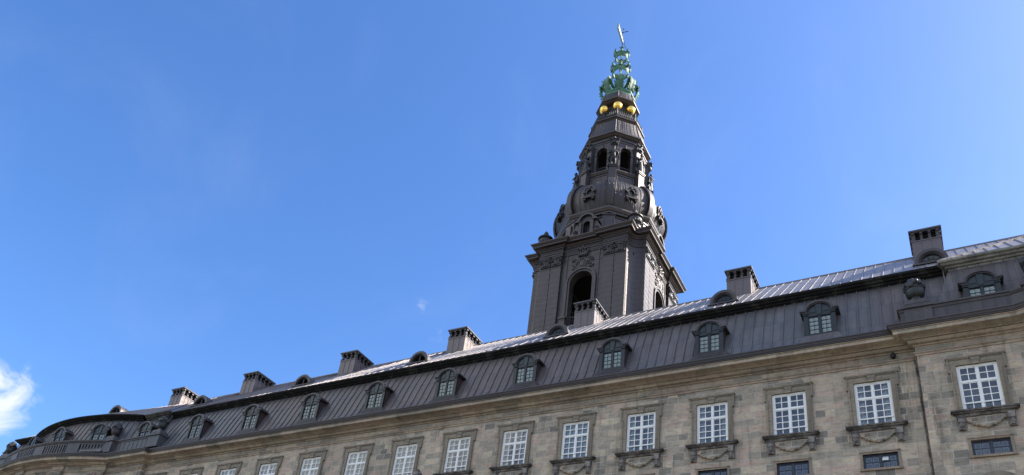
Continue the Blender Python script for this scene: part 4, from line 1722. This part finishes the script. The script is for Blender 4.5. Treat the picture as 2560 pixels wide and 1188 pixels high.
# arcade cornice, skirt, ledge
b = MB()
octo_loft(b, [(3.3, 71.2), (3.66, 71.22), (3.66, 71.5), (3.74, 71.52), (3.74, 71.75), (3.68, 71.78), (3.68, 71.98), (3.80, 72.02), (3.92, 72.12), (4.0, 72.2), (4.10, 72.24), (4.13, 72.26), (4.13, 72.46), (4.05, 72.52), (3.85, 72.56)])
b.build('arcade_cornice', 'tower', tower)
SK = [(3.92, 72.5), (3.70, 73.1), (3.52, 73.8), (3.38, 74.5), (3.29, 75.0)]
b = MB()
octo_loft(b, SK)
octo_seams(b, SK, 6, .025, .03, .05)
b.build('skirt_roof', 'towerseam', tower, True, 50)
b = MB()
octo_loft(b, [(2.85, 74.95), (2.90, 75.3), (3.02, 75.45), (3.12, 75.55), (3.26, 75.62), (3.28, 75.78), (3.1, 75.84)])
b.build('gallery_ledge', 'tower', tower)
b = MB()
for i in range(8):
    A0, A1 = Vector((*octo(2.95)[i], 0)), Vector((*octo(2.95)[(i + 1) % 8], 0))
    for zz in (75.9, 76.95):
        b.tube([tuple(A0 + Vector((0, 0, zz))), tuple(A1 + Vector((0, 0, zz)))], .045, 6)
    for j in range(10):
        p = A0.lerp(A1, j / 10)
        b.tube([(p.x, p.y, 75.84), (p.x, p.y, 77.0 if j else 77.2)], .03 if j else .08, 5)
        q = A0.lerp(A1, (j + .5) / 10)
        b.blob((q.x, q.y, 76.3), (.10, .10, .22), 6, 4)
        b.tube([(q.x, q.y, 75.9), (q.x, q.y, 76.95)], .02, 4)
b.build('gallery_railing', 'towerdark', tower)
# lantern core, ball pedestals, hood
b = MB()
octo_loft(b, [(1.75, 75.8), (1.75, 79.2), (2.0, 79.3)])
b.build('lantern_core', 'towerdark', tower)
fo_ = None
for az_ in (22.5, -22.5, 67.5, -67.5, 112.5):
    a2 = rad(az_)
    big = abs(az_ - 22.5) < 60
    x_, y_ = 2.17 * math.sin(a2), -2.17 * math.cos(a2)
    if fo_ is None:
        q = MB()
        q.lathe([(.06, -.66), (.24, -.64), (.42, -.46), (.54, -.24), (.575, 0), (.55, .19), (.46, .36), (.32, .47), (.16, .53), (.10, .63), (.06, .78)], 22)
        gb = q.build('gilded_ball', 'gold', tower, True, 60)
        q = MB()
        q.lathe([(.30, -2.62), (.30, -2.3), (.18, -2.2), (.14, -1.25), (.22, -.9), (.30, -.75), (.12, -.62)], 12)
        q.build('ball_stand', 'towerdark', gb, True)
        fo_ = gb
        d = gb
    else:
        d = dup(fo_, tower)
    d.location = (x_, y_, 78.42 if big else 77.9)
    d.scale = (.94, .94, .90)
    if not big:
        d.location = (x_ * .95, y_ * .95, 77.75)
        d.scale = (.5, .5, .72)
b = MB()
octo_loft(b, [(1.6, 79.25), (2.0, 79.28), (2.22, 79.36), (2.40, 79.5), (2.58, 79.56), (2.60, 79.74), (2.5, 79.8)])
b.build('lantern_hood', 'tower', tower)
HP_ = [(2.48, 79.78), (2.36, 80.2), (2.24, 80.65), (2.14, 81.05)]
b = MB()
octo_loft(b, HP_)
octo_seams(b, HP_, 4, .02, .03, .035)
b.build('hood_roof', 'towerseam', tower, True, 50)

# green crown spire
b = MB()
octo_loft(b, [(2.05, 81.0), (2.10, 81.1), (1.92, 81.22), (1.90, 81.6), (2.0, 81.7), (2.02, 81.9), (1.85, 81.98), (.95, 82.15), (.55, 82.6), (.42, 83.4), (.34, 84.2), (.40, 84.5)])
b.build('spire_base', 'verdigris', tower)
def leaf():
    q = MB()
    pr3 = [(1.75, 81.95), (2.02, 82.1), (2.16, 82.5), (2.30, 82.95), (2.42, 83.35), (2.38, 83.75), (2.14, 83.98), (1.86, 83.9), (1.50, 83.55), (1.10, 83.3), (.70, 83.3)]
    wds = [.50, .58, .52, .48, .50, .56, .52, .40, .28, .20, .15]
    vs = []
    m_ = len(pr3)
    for j, ((r3, z3), w3) in enumerate(zip(pr3, wds)):
        a_, b_ = pr3[max(j - 1, 0)], pr3[min(j + 1, m_ - 1)]
        dr, dz = b_[0] - a_[0], b_[1] - a_[1]
        l_ = math.hypot(dr, dz)
        nr_, nz_ = dz / l_, -dr / l_
        for wx, off in ((-1, .02), (-.55, .10), (-.2, .03), (.2, .03), (.55, .10), (1, .02), (.5, -.11), (-.5, -.11)):
            vs.append((wx * w3, -(r3 + nr_ * off), z3 + nz_ * off))
    fs = []
    for j in range(m_ - 1):
        for e in range(8):
            f_ = (e + 1) % 8
            fs.append((8 * j + e, 8 * j + 8 + e, 8 * j + 8 + f_, 8 * j + f_))
    fs.append(tuple(range(8)))
    fs.append(tuple(8 * (m_ - 1) + e for e in range(8)))
    q.add(vs, fs)
    # curled lobes along the edges and a volute at the tip
    for sx in (-1, 1):
        for (r3, z3, w3) in ((2.06, 82.2, .56), (2.2, 82.6, .52), (2.36, 83.1, .52), (2.42, 83.55, .58)):
            q.tube([(sx * (w3 - .12), -r3, z3 - .12), (sx * (w3 + .02), -r3 - .10, z3), (sx * (w3 + .06), -r3 - .16, z3 + .14)], .085, 6, .04)
    q.tube([(-.58, -2.24, 83.70), (.58, -2.24, 83.70)], .17, 8)
    return q.build('acanthus_scroll', 'verdigris', tower, True, 45)


lf = leaf()
lf.scale = (.92, .95, 1.0)
for i in range(8):
    o = lf if i == 0 else lf.copy()
    if i:
        sc.collection.objects.link(o); o.parent = tower
    o.rotation_euler = (0, 0, rad(22.5 + 45 * i))


def crown(z0, z1, r0, r1, hpt, name, nleaf=8):
    q = MB()
    q.lathe([(r1 - .16, z1 - .50), (r1 - .10, z1 - .52), (r1 + .05, z1 - .20), (r1 + .02, z1 + .12), (r1 + .07, z1 + .18), (r1, z1 + .22), (r1 - .07, z1 + .18), (r1 - .16, z1 - .50)], 28, cap=False)
    for i in range(nleaf):
        a2 = 2 * math.pi * i / nleaf + rad(22.5)
        sx, sy = math.sin(a2), -math.cos(a2)
        P_ = lambda r_, z_, t_=0.0: (r_ * sx - t_ * sy, r_ * sy + t_ * sx, z_)
        if i % 2 == 0:
            # tall fleuron, leaning out, three pointed
            q.tube([P_(r1, z1 + .1), P_(r1 + .14 * hpt, z1 + .35 * hpt), P_(r1 + .10 * hpt, z1 + .75 * hpt), P_(r1 - .04, z1 + 1.12 * hpt)], .19 * hpt, 7, .05)
            for t_ in (-1, 1):
                q.tube([P_(r1 + .05, z1 + .2), P_(r1 + .14 * hpt, z1 + .5 * hpt, t_ * .16 * hpt), P_(r1 + .2 * hpt, z1 + .62 * hpt, t_ * .3 * hpt)], .11 * hpt, 6, .05)
        else:
            q.tube([P_(r1, z1 + .05), P_(r1 + .22 * hpt, z1 + .12), P_(r1 + .36 * hpt, z1 + .32 * hpt), P_(r1 + .28 * hpt, z1 + .55 * hpt)], .17 * hpt, 7, .06)
            q.blob(P_(r1 + .30 * hpt, z1 + .18), (.16 * hpt, .16 * hpt, .2 * hpt), 7, 5)
        # thin hoops of the open basket under the band
        q.tube([P_(r0, z0), P_(r0 + (r1 - r0) * .75, z0 + (z1 - z0) * .16), P_(r1 * 1.02, z0 + (z1 - z0) * .55), P_(r1 - .02, z1 - .15)], .036, 6) 
    q.lathe([(.30, z0 - .45), (.26, z0 - .1), (.36, z0), (.22, z0 + .1), (.13, z0 + .5), (.11, z1), (.20, z1 + .3), (.12, z1 + .6), (.18, z1 + 1.1), (.16, z1 + 1.2)], 14)
    return q.build(name, 'verdigris', tower, True, 45)


crown(85.0, 86.95, .42, 1.0, 1.18, 'lower_crown')
crown(88.2, 89.75, .30, .78, 1.0, 'upper_crown')
b = MB()
b.tube([(0, 0, 90.5), (0, 0, 92.5), (0, 0, 95.1)], .085, 8, .04)
b.lathe([(.05, 91.2), (.2, 91.35), (.05, 91.5)], 10)
b.lathe([(.04, 94.95), (.10, 95.05), (.04, 95.2)], 10)
vd = Vector((.414, -.910, 0)); rt = Vector((.910, .414, 0))
b.tube([tuple(rt * -.34 + Vector((0, 0, 94.35))), tuple(rt * .62 + Vector((0, 0, 94.68)))], .05, 6)
b.tube([tuple(rt * .55 + Vector((0, 0, 91.0))), tuple(Vector((0, 0, 93.3)))], .035, 6)
b.build('spire_cross', 'ornament', tower, True)
fv = MB()
dirv = (vd * 2.7 - rt * .80)
th = Vector((dirv.y, -dirv.x, 0)).normalized() * .11
prof4 = [(0.03, 92.25), (.93, 92.1), (.80, 92.45), (.93, 92.85), (.03, 92.6)]
vs = []
for sgn in (-1, 1):
    vs += [tuple(dirv * f + th * sgn + Vector((0, 0, z))) for f, z in prof4]
fv.add(vs, [(0, 1, 2), (0, 2, 4), (2, 3, 4), (5, 7, 6), (5, 9, 7), (7, 9, 8)] + [(i, (i + 1) % 5, 5 + (i + 1) % 5, 5 + i) for i in range(5)])
fv.build('weather_vane', 'paleverdigris', tower)


# ------------------------------------------------------------------ statues and urns standing on the tower
def place(o, loc, az):
    """loc in tower coordinates"""
    o.location = TROOT + Vector(loc) * K
    o.rotation_euler = (0, 0, rad(az))
    o.scale = (K, K, K)


def statue(label, pose, az):
    """draped bronze figure, 2.9 high, facing -y, feet at 0"""
    st = pose
    J = {}
    lean = st.get('lean', 0)
    J['pelvis'] = ((0, 0, 1.42), (.24, .20))
    J['waist'] = ((.02 + lean * .3, -.02, 1.72), (.20, .17))
    J['chest'] = ((.0 + lean, -.04, 2.08), (.27, .20))
    J['neck'] = ((.0 + lean, -.04, 2.38), (.10, .10))
    J['head0'] = ((.0 + lean + st.get('ht', 0) * .3, -.07, 2.52), (.12, .13))
    J['head1'] = ((.0 + lean + st.get('ht', 0), -.10, 2.74), (.13, .15))
    E_ = [('pelvis', 'waist'), ('waist', 'chest'), ('chest', 'neck'), ('neck', 'head0'), ('head0', 'head1')]
    for sx, sd in ((-1, 'L'), (1, 'R')):
        kf = st.get('knee' + sd, -.10)
        J['hip' + sd] = ((sx * .15, 0, 1.34), (.19, .18))
        J['knee' + sd] = ((sx * .19, kf, .78), (.13, .13))
        J['ank' + sd] = ((sx * .20, kf * .3 + .05, .13), (.085, .085))
        J['toe' + sd] = ((sx * .24, kf * .3 - .20, .05), (.07, .05))
        J['sho' + sd] = ((sx * .33 + lean, -.02, 2.24), (.13, .12))
        e = st['elb' + sd]
        h = st['hand' + sd]
        J['elb' + sd] = (e, (.085, .085))
        J['hand' + sd] = (h, (.06, .06))
        E_ += [('pelvis', 'hip' + sd), ('hip' + sd, 'knee' + sd), ('knee' + sd, 'ank' + sd), ('ank' + sd, 'toe' + sd), ('chest', 'sho' + sd), ('sho' + sd, 'elb' + sd), ('elb' + sd, 'hand' + sd)]
        hv = (Vector(h) - Vector(e)).normalized()
        J['fin' + sd] = (tuple(Vector(h) + hv * .16), (.045, .03))
        E_.append(('hand' + sd, 'fin' + sd))
    ks = list(J)
    me = bpy.data.meshes.new('statue')
    me.from_pydata([J[k][0] for k in ks], [(ks.index(a), ks.index(b_)) for a, b_ in E_], [])
    o = bpy.data.objects.new('statue', me)
    sc.collection.objects.link(o)
    me.materials.append(M['towerdark'])
    sk = o.modifiers.new('skin', 'SKIN')
    sk.use_smooth_shade = True
    for i, k in enumerate(ks):
        d = me.skin_vertices[0].data[i]
        d.radius = J[k][1]
        d.use_root = (k == 'pelvis')
    ss = o.modifiers.new('sub', 'SUBSURF')
    ss.levels = ss.render_levels = 2
    o['label'] = label
    o['category'] = 'statue'
    o['group'] = 'bronze statues standing round the spire'
    # cloak and drapery
    q = MB()
    if st.get('robe'):
        n = 22
        prof = [(.42, .04), (.40, .4), (.36, .8), (.32, 1.2), (.27, 1.55), (.25, 1.75)]
        vs = []
        for i in range(n):
            a2 = 2 * math.pi * i / n
            for r5, z5 in prof:
                w5 = 1 + .13 * math.sin(i * 3.1 + z5) * (1 - z5 / 2)
                vs.append((r5 * w5 * math.sin(a2), -r5 * w5 * .85 * math.cos(a2), z5))
        k5 = len(prof)
        q.add(vs, [(i * k5 + e, ((i + 1) % n) * k5 + e, ((i + 1) % n) * k5 + e + 1, i * k5 + e + 1) for i in range(n) for e in range(k5 - 1)])
    # cloak hanging behind / at one side
    sx = st.get('cloak', -1)
    pts = [(sx * .30, .08, 2.25), (sx * .42, .14, 1.8), (sx * .46, .16, 1.2), (sx * .44, .16, .6), (sx * .40, .14, .15)]
    q.tube(pts, .12, 8, .22)
    q.tube([(-sx * .28, -.10, 2.2), (0, -.24, 1.9), (sx * .3, -.16, 1.55), (sx * .4, .05, 1.3)], .11, 8, .14)
    q.build('drapery', 'towerdark', o, True)
    q = MB()
    hx = st.get('ht', 0) + lean
    q.blob((hx, -.07, 2.80), (.15, .17, .13), 10, 7)
    if st.get('beard'):
        q.blob((hx, -.22, 2.50), (.09, .07, .13), 8, 6)
    q.build('hair', 'towerdark', o, True)
    q = MB()
    q.blob((hx, -.10, 2.64), (.14, .135, .17), 10, 8)
    q.blob((hx, -.245, 2.65), (.028, .045, .06), 6, 5)
    for sx2 in (-1, 1):
        q.blob((hx + sx2 * .055, -.215, 2.685), (.03, .02, .018), 6, 4)
        q.blob((hx + sx2 * .15, -.06, 2.65), (.025, .04, .055), 6, 4)
    q.blob((hx, -.225, 2.57), (.05, .02, .014), 6, 4)
    q.build('face', 'towerdark', o, True)
    v = Matrix.Rotation(rad(az), 4, 'Z') @ Vector((0, -4.16, 66.9))
    place(o, v, az)
    q = MB()
    q.box(-.40, .40, -.33, .33, -.002, .05)
    q.build('plinth', 'towerdark', o)
    return o


statue('bronze statue of a man with bent arms, facing out between the two open arches', dict(elbL=(-.52, -.12, 1.85), handL=(-.20, -.34, 1.95), elbR=(.50, .05, 1.80), handR=(.58, -.12, 1.42), kneeL=-.05, kneeR=-.18, lean=.03, cloak=-1, beard=1), 22.5)
statue('bronze statue in long drapery left of the open arches, an arm across its chest', dict(elbL=(-.50, .0, 1.85), handL=(-.36, -.28, 1.6), elbR=(.48, -.15, 1.9), handR=(.15, -.34, 2.0), robe=1, lean=-.03, ht=-.03, cloak=1), -22.5)
statue('bronze robed statue right of the open arches, sunlit down its right side', dict(elbL=(-.48, -.12, 1.88), handL=(-.15, -.36, 1.95), elbR=(.50, -.05, 1.82), handR=(.42, -.25, 1.45), robe=1, lean=.03, ht=.02, cloak=-1), 67.5)
statue('small dark statue silhouetted against the sky on the left edge of the spire', dict(elbL=(-.46, -.1, 1.82), handL=(-.25, -.34, 1.6), elbR=(.46, -.1, 1.82), handR=(.25, -.36, 1.7), robe=1, lean=0, cloak=1), -67.5)
statue('statue silhouetted against the sky on the right edge of the spire', dict(elbL=(-.46, -.1, 1.82), handL=(-.2, -.36, 1.9), elbR=(.5, -.05, 1.82), handR=(.4, -.3, 1.5), robe=1, lean=.02, cloak=-1), 112.5)

for i, (lx, ly, lab) in enumerate([(5.05, -5.25, 'round copper urn on the front right corner of the tower cornice, before the onion roof'), (-4.75, -5.35, 'dark copper urn on the left corner of the tower cornice, against the sky')]):
    q = MB()
    q.lathe([(.62, 55.75), (.62, 55.95), (.50, 56.0), (.36, 56.1), (.40, 56.2), (.62, 56.4), (.70, 56.65), (.70, 56.85), (.60, 57.0), (.62, 57.05), (.80, 57.1), (.80, 57.2), (.70, 57.3), (.50, 57.48), (.30, 57.6), (.22, 57.62), (.26, 57.7)], 26)
    for k in range(16):
        a2 = 2 * math.pi * k / 16
        q.blob((.62 * math.sin(a2), .62 * math.cos(a2), 56.52), (.12, .12, .2), 6, 5)
    for k in range(7):
        a2 = 2 * math.pi * k / 7
        q.blob((.17 * math.sin(a2), .17 * math.cos(a2), 57.85), (.10, .10, .2), 6, 5)
    q.blob((0, 0, 58.0), (.14, .14, .28), 8, 6)
    o = q.build('tower_urn', 'ornament' if i == 0 else 'urn', None, True, 40)
    place(o, (lx, ly, .15), 0)
    o['label'] = lab
    o['category'] = 'urn'
    o['group'] = 'urns on the corners of the tower cornice'
